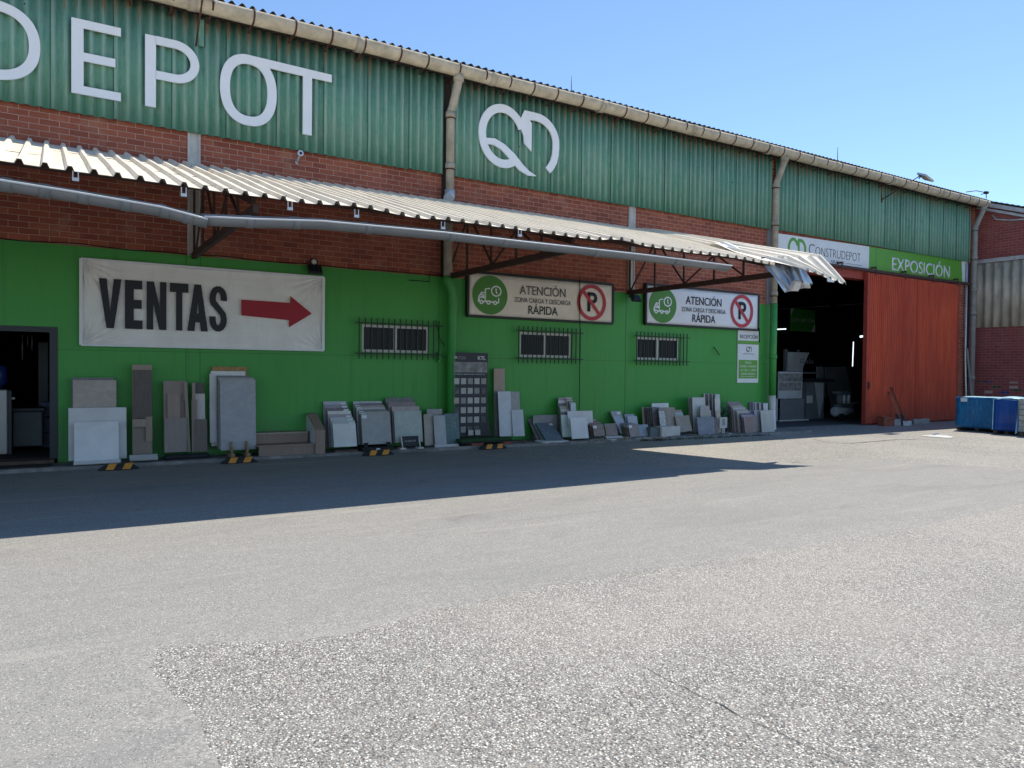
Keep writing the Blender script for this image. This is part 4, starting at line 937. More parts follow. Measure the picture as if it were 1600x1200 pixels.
# tall plank samples
PG = 'plank samples leaning on the wall'
slab((207, 711), (237.5, 708), 570, -.3, .2, (0.376, 0.270, 0.209), 'tall tan plank, hindmost of the narrow plank samples', mat='wood', cat='plank', group=PG)
slab((208, 711), (237.5, 708), 578, -.34, .2, (0.094, 0.068, 0.055), 'tall dark brown plank in the narrow plank samples', mat='wood', cat='plank', group=PG)
slab((207, 711), (238, 708), 655, -.42, .14, (0.235, 0.178, 0.131), 'short tan-brown plank at the front of the narrow plank samples', mat='wood', cat='plank', group=PG)
slab((228, 690), (238, 688), 651, -.45, .06, (0.313, 0.227, 0.163), 'small light plank piece stuck on the narrow plank samples', mat='wood', cat='plank', group=PG)
slab((207, 668), (228, 666), 655, -.45, .03, (0.345, 0.256, 0.183), 'tiny offcut with pale lines on the narrow plank samples', mat='wood', cat='plank', group=PG)
slab((203, 719), (247, 717), 710, -.62, .2, LGREY, 'flat pale tile with a dark slot under the narrow plank samples', .03)
slab((256, 706), (291, 705), 595, -.26, .2, (0.298, 0.227, 0.183), 'tall grey-brown plank at the left of the wide plank samples', mat='wood', cat='plank', group=PG)
slab((262, 690), (282, 690), 615, -.31, .14, (0.329, 0.234, 0.183), 'reddish grey plank in the middle of the wide plank samples', mat='wood', cat='plank', group=PG)
slab((282, 700), (290, 700), 625, -.3, .15, (0.172, 0.128, 0.104), 'narrow dark plank between two pale planks of the wide plank samples', mat='wood', cat='plank', group=PG)
slab((257, 707), (292, 706), 653, -.38, .13, (0.282, 0.227, 0.196), 'short grey-brown plank in front at the left of the wide plank samples', mat='wood', cat='plank', group=PG)
slab((293, 706), (298, 706), 597, -.33, .2, (0.313, 0.242, 0.189), 'thin leaning strip left of centre in the wide plank samples', mat='wood', cat='plank', group=PG, skew=-.04)
slab((301, 706), (306, 706), 598, -.33, .2, (0.345, 0.256, 0.196), 'thin upright strip right of centre in the wide plank samples', mat='wood', cat='plank', group=PG)
slab((303, 704), (319, 703), 598, -.24, .2, (0.078, 0.057, 0.047), 'very dark plank hindmost at the right of the wide plank samples', mat='wood', cat='plank', group=PG)
slab((306, 700), (321, 699), 615, -.3, .17, (0.626, 0.568, 0.535), 'pale grey piece between dark planks of the wide plank samples', mat='wood', cat='plank', group=PG)
slab((300, 706), (308, 706), 624, -.36, .16, (0.251, 0.185, 0.144), 'narrow brown plank beside the pale grey piece of the wide plank samples', mat='wood', cat='plank', group=PG)
slab((304, 706), (324, 705), 655, -.38, .13, (0.133, 0.097, 0.078), 'short dark brown plank in front at the right of the wide plank samples', mat='wood', cat='plank', group=PG)
a = P(256, 712, -.5); c_ = P(329, 708, -.5); b = MB(); b.tube([(a.x, -.4, .09), (a.x+.05, -.4, .1), ((a.x+c_.x)/2, -.41, .1), (c_.x-.05, -.4, .1), (c_.x, -.4, .09)], [.03, .055, .05, .055, .03], 8)
tag(b.build('wrapped_bar', M['rubber']), 'dark plastic-wrapped bar under the wide plank samples', 'bar')
# big grey slab on wooden easels
slab((331, 694), (386, 692), 573, -.1, .08, (.42, .25, .11), 'brown chipboard sheet behind the tall grey slabs', mat='osb', name='chipboard_sheet', cat='board', group=None)
slab((330, 697), (384, 695), 580, -.16, .12, WHITE, 'tall white slab in front of the chipboard sheet')
slab((328, 692), (343, 691), 584, -.22, .15, PALE, 'tall white slab with grey veins at the left edge of the grey slabs')
slab((339, 700), (392, 698), 587, -.28, .16, DGREY, 'tall dark slab behind the two light grey slabs')
slab((342, 702), (398, 700), 590, -.34, .2, GREY, 'tall mid grey slab, second from the front on the wooden easels')
slab((345, 704), (400.5, 702), 593, -.42, .24, (.36, .37, .39), 'tall cloudy grey slab in front, standing on the wooden easels')
for px_, lb in ((362, 'left raw wood easel under the tall cloudy grey slab'), (386, 'right raw wood easel under the tall cloudy grey slab')):
    a = P(px_, 700, -.5); b = MB(); b.box(a.x-.035, a.x+.035, -.62, -.25, KZ-.005, KZ+.07); b.box(a.x-.017, a.x+.017, -.48, -.435, KZ+.07, KZ+.27); b.prism([(a.x-.018, KZ+.07), (a.x+.018, KZ+.07), (a.x+.018, KZ+.17), (a.x-.018, KZ+.17)], -.55, -.48)
    tag(b.build('wooden_easel', M['rawwood'], bevel=.004), lb, 'easel', 'raw wood easels')
# sample flight of wooden steps
st_ = thing('sample_steps', (P(445, 706, -.5).x, -.5, KZ), 'low sample flight of two wood-effect steps with one side panel', 'steps')
xa, xb = P(402, 700, -.5).x, P(489, 700, -.5).x
mw = [M['wood']]
def wbox(nm, *q, c=(.27, .18, .13), mt='wood'): o = MB().box(*q).build(nm, M[mt], st_, bevel=.004); o.color = (*c, 1); return o
wbox('riser', xa, xb, -.62, -.6, KZ, KZ+.16); wbox('tread', xa-.01, xb, -.635, -.3, KZ+.162, KZ+.195, c=(.3, .2, .15))
wbox('riser', xa-.04, xb-.04, -.32, -.3, KZ+.197, KZ+.36); wbox('tread', xa-.06, xb-.04, -.335, -.03, KZ+.362, KZ+.395, c=(.4, .31, .25))
b = MB(); k = [(-.66, KZ), (-.66, KZ+.42), (-.16, KZ+.68), (-.05, KZ+.68), (-.05, KZ)]
side_poly(b, k, xb+.004, xb+.03); o = b.build('side_panel', M['shopgrey'], st_)
b = MB(); k2 = [(-.69, KZ), (-.69, KZ+.44), (-.17, KZ+.72), (-.04, KZ+.72), (-.04, KZ+.68), (-.16, KZ+.68), (-.66, KZ+.42), (-.66, KZ)]
side_poly(b, k2, xb+.0, xb+.17); o = b.build('stringer', M['wood'], st_); o.color = (.32, .21, .15, 1)
# stacks right of the steps
row(8, (522, 699), (558, 697), 662, -.6, .24, -2.0, .062, -5.0, [(PALE, 'pale grey'), (LGREY, 'light grey'), (LGREY, 'light grey'), ((.4, .38, .38), 'warm grey'), (PALE, 'pale grey'), (DGREY, 'dark grey'), (GREY, 'mid grey'), (LGREY, 'light grey')], 'the pale stack with price stickers', sticker=(.36,))
batten(523, 560, 704, -.62, 'brown batten under the pale stack with price stickers', .1)
row(7, (567, 695), (612, 693), 646, -.58, .26, -2.2, .06, -3.2, [((.4, .37, .35), 'grey'), (GREY, 'grey'), (DGREY, 'dark grey'), (LGREY, 'light grey'), ((.33, .28, .28), 'pinkish grey'), (DGREY, 'dark grey'), (LGREY, 'light grey')], 'the square grey stack on the black rack', sticker=(-.4,))
r = thing('tile_rack', (P(590, 700, -.64).x, -.64, KZ), 'low black rack holding the square grey stack', 'rack'); a = P(566, 700, -.66); c_ = P(614, 698, -.66)
b = MB(); b.box(a.x, c_.x, -.68, -.2, KZ, KZ+.07); b.build('base', M['rubber'], r)
b = MB(); b.box(a.x+.05, a.x+.12, -.66, -.62, KZ+.072, KZ+.16); b.build('foot', M['rubber'], r); b = MB(); b.box(c_.x-.12, c_.x-.05, -.66, -.62, KZ+.072, KZ+.16); b.build('foot', M['rubber'], r)
b = MB(); b.box((a.x+c_.x)/2-.04, (a.x+c_.x)/2+.04, -.684, -.681, KZ+.015, KZ+.05); b.build('tag', M['white'], r)
row(4, (618, 692), (661, 690), 642, -.5, .24, -4.2, .085, -7.0, [((.46, .43, .4), 'cloudy grey'), ((.42, .38, .36), 'warm grey'), ((.24, .22, .22), 'speckled dark grey'), ((.15, .15, .15), 'dark grey')], 'the stack behind the small dark plaque')
pq = thing('plaque', (P(643, 692, -.66).x, -.66, KZ), 'small dark teal plaque on two white easels in front of a grey stack', 'plaque')
a = P(630, 697, -.66); c_ = P(656, 696, -.66)
b = MB(); b.box(a.x, c_.x, -.6, -.585, KZ+.05, KZ+.25); b.build('panel', M['dark_sheet'], pq, bevel=.004)
text('lettering', 'Porcelánico HEX', a.x+.06, c_.x-.06, KZ+.14, KZ+.175, -.604, M['grey_soft'], pq)
for q in (a.x-.01, c_.x+.01):
    b = MB(); b.bar((q, -.66, KZ+.03), (q-.01, -.59, KZ+.27), .02, .02); b.box(q-.06, q+.06, -.7, -.56, KZ, KZ+.03); b.build('easel', M['white_pipe'], pq)
slab((664, 697), (678, 695), 647, -.42, .2, TAUPE, 'brownish tile standing left of the slim white panel by the green pipe')
slab((668, 694), (692, 692), 639, -.25, .12, GREY, 'speckled grey tile peeping out behind the slim white panel by the green pipe')
slab((680, 695), (698, 694), 649, -.5, .24, (.42, .43, .44), 'slim pale grey panel standing on the white base tile by the green pipe')
slab((696, 695), (719, 694), 646, -.46, .22, TEAL, 'dark teal stone slab at the foot of the black display board', .02)
slab((681, 700), (718, 698), 694, -.62, .16, PALE, 'flat white base tile with a dark slot by the green pipe', .025)
# black display board with square samples
bd = thing('display_board', (7.65, -.2, .15), 'tall black display board with rows of square stone samples', 'display board')
bx, bX = P(707, 600, -.3).x, P(762, 600, -.3).x; bz = .22; bZ = P(735, 551, -.3).z
b = MB(); b.box(bx, bX, -.3, -.26, bz, bZ); b.prism([(bX, bz), (bX+.12, bz), (bX, bz+.45)], -.3, -.27); b.build('panel', M['dark_sheet'], bd)
text('lettering', 'KTL', bX-.25, bX-.06, bZ-.15, bZ-.07, -.303, M['white'], bd, .03)
b = MB(); b.box(bx+.02, bx+.1, -.303, -.3005, bZ-.13, bZ-.085); b.build('logo_block', M['grey_soft'], bd)
text('lettering', 'PAVIMENTOS DE', bx+.12, bx+.32, bZ-.105, bZ-.085, -.303, M['grey_soft'], bd); text('lettering', 'ALTA CALIDAD', bx+.12, bx+.3, bZ-.14, bZ-.12, -.303, M['grey_soft'], bd)
b = MB(); b.box(bx+.015, bx+.54, -.303, -.3005, bZ-.42, bZ-.2); b.build('picture', M['photo_grey'], bd)
b = MB(); b.box(bx+.55, bX-.015, -.303, -.3005, bZ-.42, bZ-.2); b.build('picture', M['photo_grey'], bd)
text('lettering', 'PAVIMENTO URBANO PARA TU PROYECTO', bx+.05, bX-.08, bZ-.47, bZ-.45, -.303, M['white'], bd)
pat = ['WWGWG', 'DWWGD', 'TGWWG', 'DWWWG', '.WGWD', '.GDD.']
cm = {'W': (.5, .48, .45), 'G': (.28, .28, .28), 'D': (.05, .05, .06), 'T': (.42, .34, .29)}
cw = (bX-bx-.04)/5
for r_, line in enumerate(pat):
    for q, ch in enumerate(line):
        if ch == '.': continue
        xx = bx+.035+cw*q; zz = bZ-.67-.205*r_
        b = MB(); b.box(xx, xx+cw*.74, -.312, -.3005, zz, zz+.125); o = b.build('sample', M['tile'], bd); o.color = (*cm[ch], 1)
for xx in (bx+.36, bx+.53):
    b = MB(); b.box(xx, xx+.12, -.36, -.335, bz+.03, bz+.14); o = b.build('sample', M['tile'], bd); o.color = (.45, .43, .4, 1)
for r_ in (1, 2, 3): b = MB(); b.box(bx+.03, bX-.05, -.3025, -.3005, bZ-.7-.205*(r_)+.0, bZ-.698-.205*r_); b.build('rule', M['grey_print'], bd)
tf = thing('turf_platform', (P(758, 690, -.5).x, -.5, KZ), 'low dark platform covered in green artificial turf under the black board', 'platform')
a = P(718, 688, -.6).x; c_ = P(797, 684, -.6).x
MB().box(a, c_, -.68, -.2, .15, .2).build('turf', M['turf'], tf); MB().box(a+.02, c_-.02, -.66, -.22, .11, .148).build('base', M['rubber'], tf)
for q0, q1, lb in ((736, 755, 'left brick propping up the turf platform'), (786, 797, 'right brick propping up the turf platform')):
    a = P(q0, 694, -.62).x; c_ = P(q1, 694, -.62).x; tag(MB().box(a, c_, -.66, -.4, KZ-.005, .108).build('loose_brick', M['brickloose'], bevel=.004), lb, 'brick', 'bricks propping up the turf platform')
# panels right of the board
slab((772, 682), (789, 681), 576, -.16, .1, (0.470, 0.341, 0.261), 'tall wood-look plank rising above the white panels right of the black board', mat='wood', cat='plank', group=PG)
slab((774, 684), (781, 684), 611, -.3, .16, DGREY, 'thin dark panel edge left of the tall white panel')
slab((781, 682), (801, 681), 611.5, -.45, .26, (.6, .63, .67), 'tall plain white panel right of the black board')
slab((797, 681), (814, 680), 612, -.36, .22, (.36, .35, .35), 'warm grey panel behind the short white panel')
slab((802, 682), (820, 681), 640, -.5, .22, (.55, .57, .6), 'short white panel with a chipped top beside the tall white panel')
batten(783, 822, 688, -.6, 'rough dark batten under the white panels', .06)
slab((834, 686), (872, 685), 648.5, -.2, .1, (.26, .25, .25), 'warm grey tile, hindmost of the steeply leaning grey tiles', skew=0)
row(3, (853, 687), (879, 686), 660, -.62, .42, -6.5, .11, -4.0, [((.14, .18, .24), 'blue-grey'), ((.22, .22, .23), 'grey'), ((.28, .26, .26), 'warm grey')], 'the steeply leaning tiles on a white base', sticker=(.36,))
slab((848, 690.5), (889, 688.5), 686, -.8, .3, PALE, 'flat white base tile under the steeply leaning tiles', .03)
row(6, (893, 650), (901, 650), 630, -.42, .1, -1.7, .05, -1.8, [((.6, .6, .6), 'white'), (LGREY, 'light grey'), (DGREY, 'dark grey'), (LGREY, 'light grey'), (TAUPE, 'taupe'), (PALE, 'pale')], 'the tall narrow stack by the wall joint')
row(7, (879, 683), (901, 682), 648, -.46, .16, -1.0, .045, -4.5, [(WHITE, 'white'), (DGREY, 'dark grey'), (LGREY, 'light grey'), (TAUPE, 'taupe'), (DGREY, 'dark'), (PALE, 'pale'), (GREY, 'mid grey')], 'the tall stack behind the square white tile')
slab((888, 664), (927, 663), 642, -.5, .1, PALE, 'long pale printed tile lying across behind the square white tile')
slab((894, 686), (920, 684.5), 652, -.72, .22, WHITE, 'square white tile at the foot of the tall narrow stack')
batten(893, 922, 689, -.78, 'dark batten under the square white tile', .05)
row(6, (929, 682), (946, 681), 663, -.7, .22, -2.6, .055, -1.6, [((.29, .2, .15), 'rosy brown'), (DBROWN, 'dark brown'), (BROWN, 'brown'), (DBROWN, 'dark'), (BROWN, 'brown'), (TAN, 'tan')], 'the small brown stack by the square white tile', sticker=(-.3,))
slab((948, 681), (966, 680.5), 661.5, -.72, .24, (.24, .17, .14), 'single reddish brown tile leaning right of the small brown stack')
slab((949, 684), (974, 683), 681, -.86, .2, PALE, 'flat white tile in front of the single reddish brown tile', .02)
slab((966, 676), (982, 675), 642, -.4, .3, (.42, .4, .4), 'pale grey tile, tallest of the tilted tiles left of the wall joint', sticker=(.2,))
slab((970, 678), (984, 677), 650, -.5, .3, (.5, .52, .58), 'pale veined tile with chipped corner tilted in front of the tallest one')
slab((980, 676), (995, 675), 647, -.36, .26, (.36, .36, .44), 'lilac grey tile tilted just right of the wall joint')
slab((984, 677), (999, 676), 650, -.44, .26, (.5, .53, .6), 'pale bluish tile tilted just right of the wall joint')
row(6, (985, 683), (1001, 682), 662.5, -.78, .24, -2.4, .05, -.4, [((.28, .25, .22), 'taupe'), (DBROWN, 'dark brown'), (TAN, 'tan'), (BROWN, 'brown'), (DGREY, 'dark'), (DBROWN, 'dark brown')], 'the low taupe stack left of the bluish tile', sticker=(-.3,))
slab((1001, 682), (1016, 681), 663, -.78, .24, (.26, .31, .36), 'low bluish slate tile right of the low taupe stack')
slab((995, 684.5), (1024, 683.5), 682, -.95, .3, LGREY, 'flat pale offcut on the kerb before the bluish slate tile', .015)
# long row of tiles further right
row(6, (1022, 678), (1040, 677), 637, -.55, .2, -3.0, .05, -.2, [(DGREY, 'dark'), (DBROWN, 'dark brown'), (DGREY, 'dark grey'), (DGREY, 'charcoal'), (DBROWN, 'umber'), (TAUPE, 'brown-grey')], 'the dark row left of the stone-look panel')
slab((1020, 674), (1046, 673), 630, -.3, .12, WHITE, 'white panel with a hand hole rising behind the dark row')
slab((1033, 674), (1058, 673), 636.5, -.66, .24, (.27, .225, .18), 'large brown stone-look panel in the long row', .02)
slab((1033, 673), (1042, 672.5), 642, -.74, .24, (.75, .75, .76), 'narrow black and white patterned tile in front of the brown stone-look panel', mat='pattern')
row(4, (1055, 676), (1072, 675), 650, -.6, .2, -1.4, .06, -3.2, [((.4, .44, .46), 'pale glassy'), ((.45, .5, .52), 'pale glassy'), (LGREY, 'light grey'), ((.3, .22, .17), 'brown')], 'the glassy stack behind the tan tile')
slab((1060, 675), (1082, 674), 649.5, -.75, .26, (.3, .25, .19), 'tan square tile tilted to the left in the long row', skew=-.06)
b = MB(); a = P(1016, 680, -.85); c_ = P(1033, 680, -.85); b.box(a.x, c_.x, -.85, -.6, KZ, KZ+.24); tag(b.build('tile_box', M['boxgrey'], bevel=.006), 'long grey box of tiles on the kerb at the left of the white box', 'box')
b = MB(); a = P(1034, 681, -.92); c_ = P(1063, 680, -.92); b.box(a.x, c_.x, -.92, -.62, KZ, KZ+.25); tag(b.build('tile_box', M['white_pipe'], bevel=.006), 'long white box of tiles on the kerb below the patterned tile', 'box')
row(5, (1084, 676), (1104, 675), 621, -.5, .18, -1.7, .05, -.1, [((.55, .55, .53), 'tall cream white'), (GREY, 'tall grey'), ((.4, .39, .37), 'tall pale'), (TAUPE, 'tall taupe'), (LGREY, 'tall light grey')], 'the tall pale stack in the long row')
row(7, (1119, 676), (1126, 675), 616, -.3, .14, -2.9, .03, -.2, [((.6, .62, .64), 'tall white'), (DGREY, 'tall dark'), (LGREY, 'tall light grey'), (DGREY, 'tall charcoal'), (GREY, 'tall grey'), (DGREY, 'tall dark'), (PALE, 'tall pale')], 'the tallest stack in the long row')
slab((1119, 676), (1127, 675), 623, -.55, .16, CREAM, 'tall narrow cream tile at the right of the tallest stack')
slab((1096, 676), (1110, 675), 634, -.62, .12, (.42, .41, .4), 'small pale tile with a printed label behind the square blue-grey tile')
slab((1096, 676), (1113, 675), 641, -.68, .14, (.38, .36, .32), 'beige tile just behind the square blue-grey tile')
slab((1092, 680), (1119, 679), 651.6, -.85, .2, (.19, .21, .25), 'square blue-grey tile in the middle of the long row', .03)
slab((1120, 680), (1124, 679), 654, -.86, .22, (.2, .14, .1), 'thin brown board standing beside the square blue-grey tile', .03)
slab((1121, 676), (1127, 676), 642, -.7, .12, BEIGE, 'narrow beige tile above the thin brown board')
sb_ = thing('sketch_board', P(1131, 677, -.85), 'small white board with a dark sketch on white legs beside the plant', 'board')
a = P(1125, 669, -.85); c_ = P(1136, 669, -.85); zt = P(1130, 652, -.85).z
MB().box(a.x, c_.x, -.85, -.83, a.z, zt).build('panel', M['white_pipe'], sb_); MB().box(a.x+.08, c_.x-.08, -.853, -.851, a.z+.07, a.z+.24).build('sketch', M['photo_grey'], sb_)
for q in (a.x+.1, c_.x-.1): b = MB(); b.bar((q, -.84, KZ), (q, -.84, a.z), .03, .03); b.build('leg', M['white_pipe'], sb_)
pl = thing('potted_plant', P(1131, 672, -.6), 'small dark leafy plant between the tall stack and the last row', 'plant')
b = MB(); rnd = random.Random(3); c0 = P(1132, 648, -.6)
for k in range(90):
    d = Vector((rnd.gauss(0, 1), rnd.gauss(0, .6), rnd.gauss(0, 1))).normalized(); p_ = c0+Vector((d.x*.24, d.y*.15, d.z*.25))*rnd.uniform(.3, 1)
    u_ = d.cross(Vector((rnd.random(), rnd.random(), rnd.random()))).normalized(); s_ = rnd.uniform(.05, .1)
    b.face([p_-u_*s_*.35, p_+d*s_*.5-Vector((0, 0, .01)), p_+u_*s_*.35, p_-d*s_*.5])
b.build('foliage', M['leaf'], pl)
b = MB()
for k in range(5): b.tube([(c0.x, -.6, KZ+.1), c0+Vector((rnd.uniform(-.15, .15), 0, rnd.uniform(-.1, .15)))], .008, 5)
b.build('stem', M['leaf'], pl); MB().tube([(c0.x, -.6, KZ), (c0.x, -.6, KZ+.14)], [.06, .085], 12).build('pot', M['rubber'], pl)
row(9, (1165, 679), (1184, 678), 651, -1.0, .2, -3.1, .07, -2.9, [((.26, .18, .14), 'mottled brown'), (GREY, 'grey'), (DGREY, 'dark grey'), (LGREY, 'light grey'), (GREY, 'grey'), (LGREY, 'light grey'), (TAUPE, 'taupe'), ((.26, .2, .18), 'rosy grey'), ((.24, .22, .24), 'smoky grey')], 'the last diagonal row before the corner pipe')
row(9, (1194, 672), (1201, 672), 630, -.3, .12, -3.0, .03, -.3, [(PALE, 'pale'), (DGREY, 'dark'), (LGREY, 'light grey'), (DGREY, 'charcoal'), (WHITE, 'white'), (GREY, 'grey'), (LGREY, 'pale grey'), (DGREY, 'dark grey'), (GREY, 'mid grey')], 'the thin upright row by the corner pipe')
row(5, (1180, 674), (1188, 673), 641, -.6, .14, -3.2, .04, 0, [(LGREY, 'light grey'), (GREY, 'grey'), (LGREY, 'silver'), (GREY, 'slate'), (PALE, 'pale')], 'the small silvery row behind the cream end tile')
slab((1186, 677), (1192, 676.5), 642, -.9, .16, (.4, .4, .42), 'slim grey tile edge left of the big cream end tile')
slab((1191, 677), (1211, 676), 641, -1.02, .18, (.5, .48, .43), 'big cream end tile in front of the corner pipe')
slab((1208, 674), (1213, 673.5), 641, -.55, .1, WHITE, 'narrow white tile on the warehouse side of the corner pipe')
# debris on the kerb
db = random.Random(11)
for k in range(34):
    px_ = db.uniform(905, 1150); yy = -db.uniform(.78, 1.12)+(.0 if px_ > 1000 else .1); p_ = P(px_, 680, yy); s_ = db.uniform(.04, .16)
    R_ = Matrix.Translation((p_.x, yy, KZ+.016)) @ Matrix.Rotation(db.uniform(0, 3.1), 4, 'Z') @ Matrix.Rotation(db.uniform(-.15, .15), 4, 'X')
    b = MB(); b.prism([(-s_, -s_*.5), (s_*.8, -s_*.7), (s_, s_*.4), (-s_*.3, s_*.7)], -.008, .008); b.v = [tuple(R_ @ Matrix.Rotation(math.pi/2, 4, 'X') @ Vector(q)) for q in b.v]
    o = b.build('tile_shard', M['tile'], color=db.choice([PALE, LGREY, DGREY, TAUPE, BROWN])); tag(o, 'broken bit of tile lying on the kerb before the long row', 'tile shard', 'broken tile bits on the kerb')
b = MB(); rnd = random.Random(5)
for k in range(500):
    px_ = rnd.uniform(1010, 1200); x_ = P(px_, 684, -1.2).x; yy = kedge(x_)-.02+rnd.gauss(0, .05); h_ = rnd.uniform(.02, .06); a_ = rnd.uniform(0, 6.3); dx_, dy_ = math.cos(a_)*.012, math.sin(a_)*.012
    b.face([(x_-dx_, yy-dy_, .003), (x_+dx_, yy+dy_, .003), (x_+rnd.uniform(-.03, .03), yy+rnd.uniform(-.03, .03), h_)])
o = b.build('weeds', M['leaf']); tag(o, 'low dark weeds and moss growing along the broken kerb edge', 'weeds', kind='stuff')

# ------------------------------------------------------------ wheel stops
def wheel_stop(x0, x1, y, label):
    r = thing('wheel_stop', ((x0+x1)/2, y, 0), label, 'wheel stop', 'black and yellow wheel stops')
    w = x1-x0; e = .12; hh = .105; d0, d1 = .075, .045
    def ring(x, s_): return [Vector((x, y-d0*s_, 0.004)), Vector((x, y-d1*s_, hh*s_)), Vector((x, y+d1*s_, hh*s_)), Vector((x, y+d0*s_, .004))]
    secs = [ring(x0, .25), ring(x0+e, 1), ring(x1-e, 1), ring(x1, .25)]
    b = MB()
    for A_, B2 in zip(secs, secs[1:]):
        for k in range(4): j = (k+1) % 4; b.face([A_[k], A_[j], B2[j], B2[k]][::-1])
    b.face(secs[0]); b.face(secs[-1][::-1]); b.build('body', M['rubber'], r, bevel=.008)
    for u in (.17, .57):                                 # slanted reflective bars folded over front and top
        a = x0+w*u; q = .2*w; sl_ = .05; n_ = Vector((0, -.006, .003))
        f0 = [Vector((a, y-d0-.003, .02)), Vector((a+q, y-d0-.003, .02)), Vector((a+q+sl_, y-d1-.004, hh)), Vector((a+sl_, y-d1-.004, hh))]
        f1 = [Vector((a+sl_, y-d1-.004, hh+.003)), Vector((a+q+sl_, y-d1-.004, hh+.003)), Vector((a+q+sl_*1.5, y+d1, hh+.003)), Vector((a+sl_*1.5, y+d1, hh+.003))]
        b = MB(); b.face(f0); b.face(f1); b.build('reflector', M['yellow'], r)
for (q0, q1, qy, lb) in ((153, 217, 736, 'black and yellow wheel stop in front of the white slabs by the office door'), (345, 402, 725, 'black and yellow wheel stop in front of the tall grey slab on easels'), (566, 615, 712, 'black and yellow wheel stop in front of the square grey stack'), (749, 791, 703.5, 'black and yellow wheel stop in front of the turf platform')):
    yy = -.93; wheel_stop(P(q0, qy, yy).x, P(q1, qy, yy).x, yy, lb)

# ------------------------------------------------------------ things by the red door and the pallets
for dx_, lean, lb in ((0, -.25, 'shovel with a pale shaft leaning on the red door'), (.12, .25, 'thin dark shovel crossing behind the pale one on the red door')):
    f_ = P(1407+dx_*50, 664, -.75); r = thing('shovel', f_, lb, 'shovel'); tp = P(1393 if dx_ else 1389, 606 if dx_ else 614, -.2)
    MB().tube([f_+Vector((0, 0, .2)), tp], .018, 8).build('shaft', M['rawwood' if not dx_ else 'dkwood'], r)
    b = MB(); b.tube([tp+Vector((-.06, 0, 0)), tp+Vector((.06, 0, 0))], .018, 8); b.build('grip', M['rubber'], r)
    d = (tp-f_).normalized(); sd_ = d.cross(Vector((0, -1, .4))).normalized()
    bl = MB(); pts = [(-.12, .3), (.12, .3), (.14, .05), (.06, -.06), (-.06, -.06), (-.14, .05)]
    F = [f_+sd_*u+d*v+Vector((0, .0, .06)) for u, v in pts]; Bk = [p_+Vector((0, .012, .004)) for p_ in F]
    bl.face(F); bl.face(Bk[::-1])
    for k in range(6): j = (k+1) % 6; bl.face([F[k], Bk[k], Bk[j], F[j]])
    bl.build('blade', M['truss'], r)
def rubble(px, py, y, w, h, d, mt, lb, nm, cat):
    p_ = P(px, py, y); b = MB(); R_ = Matrix.Translation((p_.x, y, .0)) @ Matrix.Rotation(random.uniform(-.3, .3), 4, 'Z')
    for f_, sg in (((lambda u, v: (u, -d/2, v*h)), 1), ((lambda u, v: (u, -d/2+v*d, h)), 1)):
        b.grid(lambda i, j: (lambda q: (R_ @ (Vector(q)+Vector((.04*noise.noise(Vector(q)*6+Vector((px, 0, 0))), .04*noise.noise(Vector(q)*6+Vector((0, px, 0))), .05*noise.noise(Vector(q)*6+Vector((0, 0, px)))*(q[2] > .02))))))(f_((i/8-.5)*w, j/5)), 8, 5, .02)
    b.box(-w/2+.03, w/2-.03, -d/2+.04, d/2, .001, h-.03, 0, R_)
    tag(b.build(nm, M[mt], bevel=.015), lb, cat)
rubble(1384, 664, -.6, .45, .3, .25, 'brickloose', 'reddish block at the foot of the red door', 'loose_block', 'block')
rubble(1398, 664, -.65, .3, .2, .2, 'stone_block', 'small grey block beside the reddish block at the red door', 'loose_block', 'block')
rubble(1413, 663, -.7, .35, .14, .25, 'plasticbag', 'pale lump of rubble at the blades of the shovels', 'rubble', 'rubble')
rubble(1438, 661, -.5, .95, .16, .12, 'pipe_grey', 'long grey concrete piece lying against the red door', 'concrete_piece', 'concrete')
p_ = G(1466, 682.5); b = MB(); n = 14
def scr(i, j):
    a_ = 2*math.pi*i/18; r_ = (j/4)*.34*(1+.5*noise.noise(Vector((math.cos(a_)*1.5, math.sin(a_)*1.5, 8)))); return (p_.x+r_*math.cos(a_)*1.1, p_.y+r_*math.sin(a_), max(.005, .06*(1-j/4)*(1+noise.noise(Vector((i*.9, j*.9, 2))))+.012))
b.grid(lambda i, j: scr(i, 4-j), 18, 4, .004)
tag(b.build('plastic_scrap', M['plasticbag']), 'crumpled white plastic scrap lying on the sunlit ground before the pallets', 'scrap')
# pallets
def pallet(r, x0, x1, y0, y1):
    for k in range(3): yy = y0+(y1-y0)*(k+.0)/2.2; b = MB(); b.box(x0, x1, yy, yy+.1, 0.01, .1); b.build('bearer', M['dkwood'], r)
    b = MB(); b.box(x0, x1, y0, y1, .102, .125); b.build('deck', M['dkwood'], r)
def wrapped(x0, x1, y0, y1, z0, z1, r, mt, sd):
    b = MB(); n = 10
    def fx(i, j): y = y0+(y1-y0)*i/n; z = z0+(z1-z0)*j/n; return (x0-.02*noise.noise(Vector((y*3, z*2, sd)))-.02*(1-j/n)*(j < 2), y, z)
    def fy(i, j): x = x0+(x1-x0)*i/n; z = z0+(z1-z0)*j/n; return (x, y0-.02*noise.noise(Vector((x*3, z*2, sd+4))), z)
    def fz(i, j): x = x0+(x1-x0)*i/n; y = y0+(y1-y0)*j/n; return (x, y, z1+.03*noise.noise(Vector((x*3, y*3, sd))))
    b.grid(lambda i, j: fx(n-i, j), n, n, .01, sm=True); b.grid(fy, n, n, .01, sm=True); b.grid(fz, n, n, .01, 1, sm=True)
    b.box(x0+.03, x1-.01, y0+.03, y1, z0, z1-.05); b.build('wrapped_load', [M[mt], M['wrap_pale']], r)
xw = 22.85
pa = thing('wrapped_pallet', (xw+.6, -3.1, 0), 'pallet load in dark blue shrink wrap with a white label, next to the red door', 'pallet')
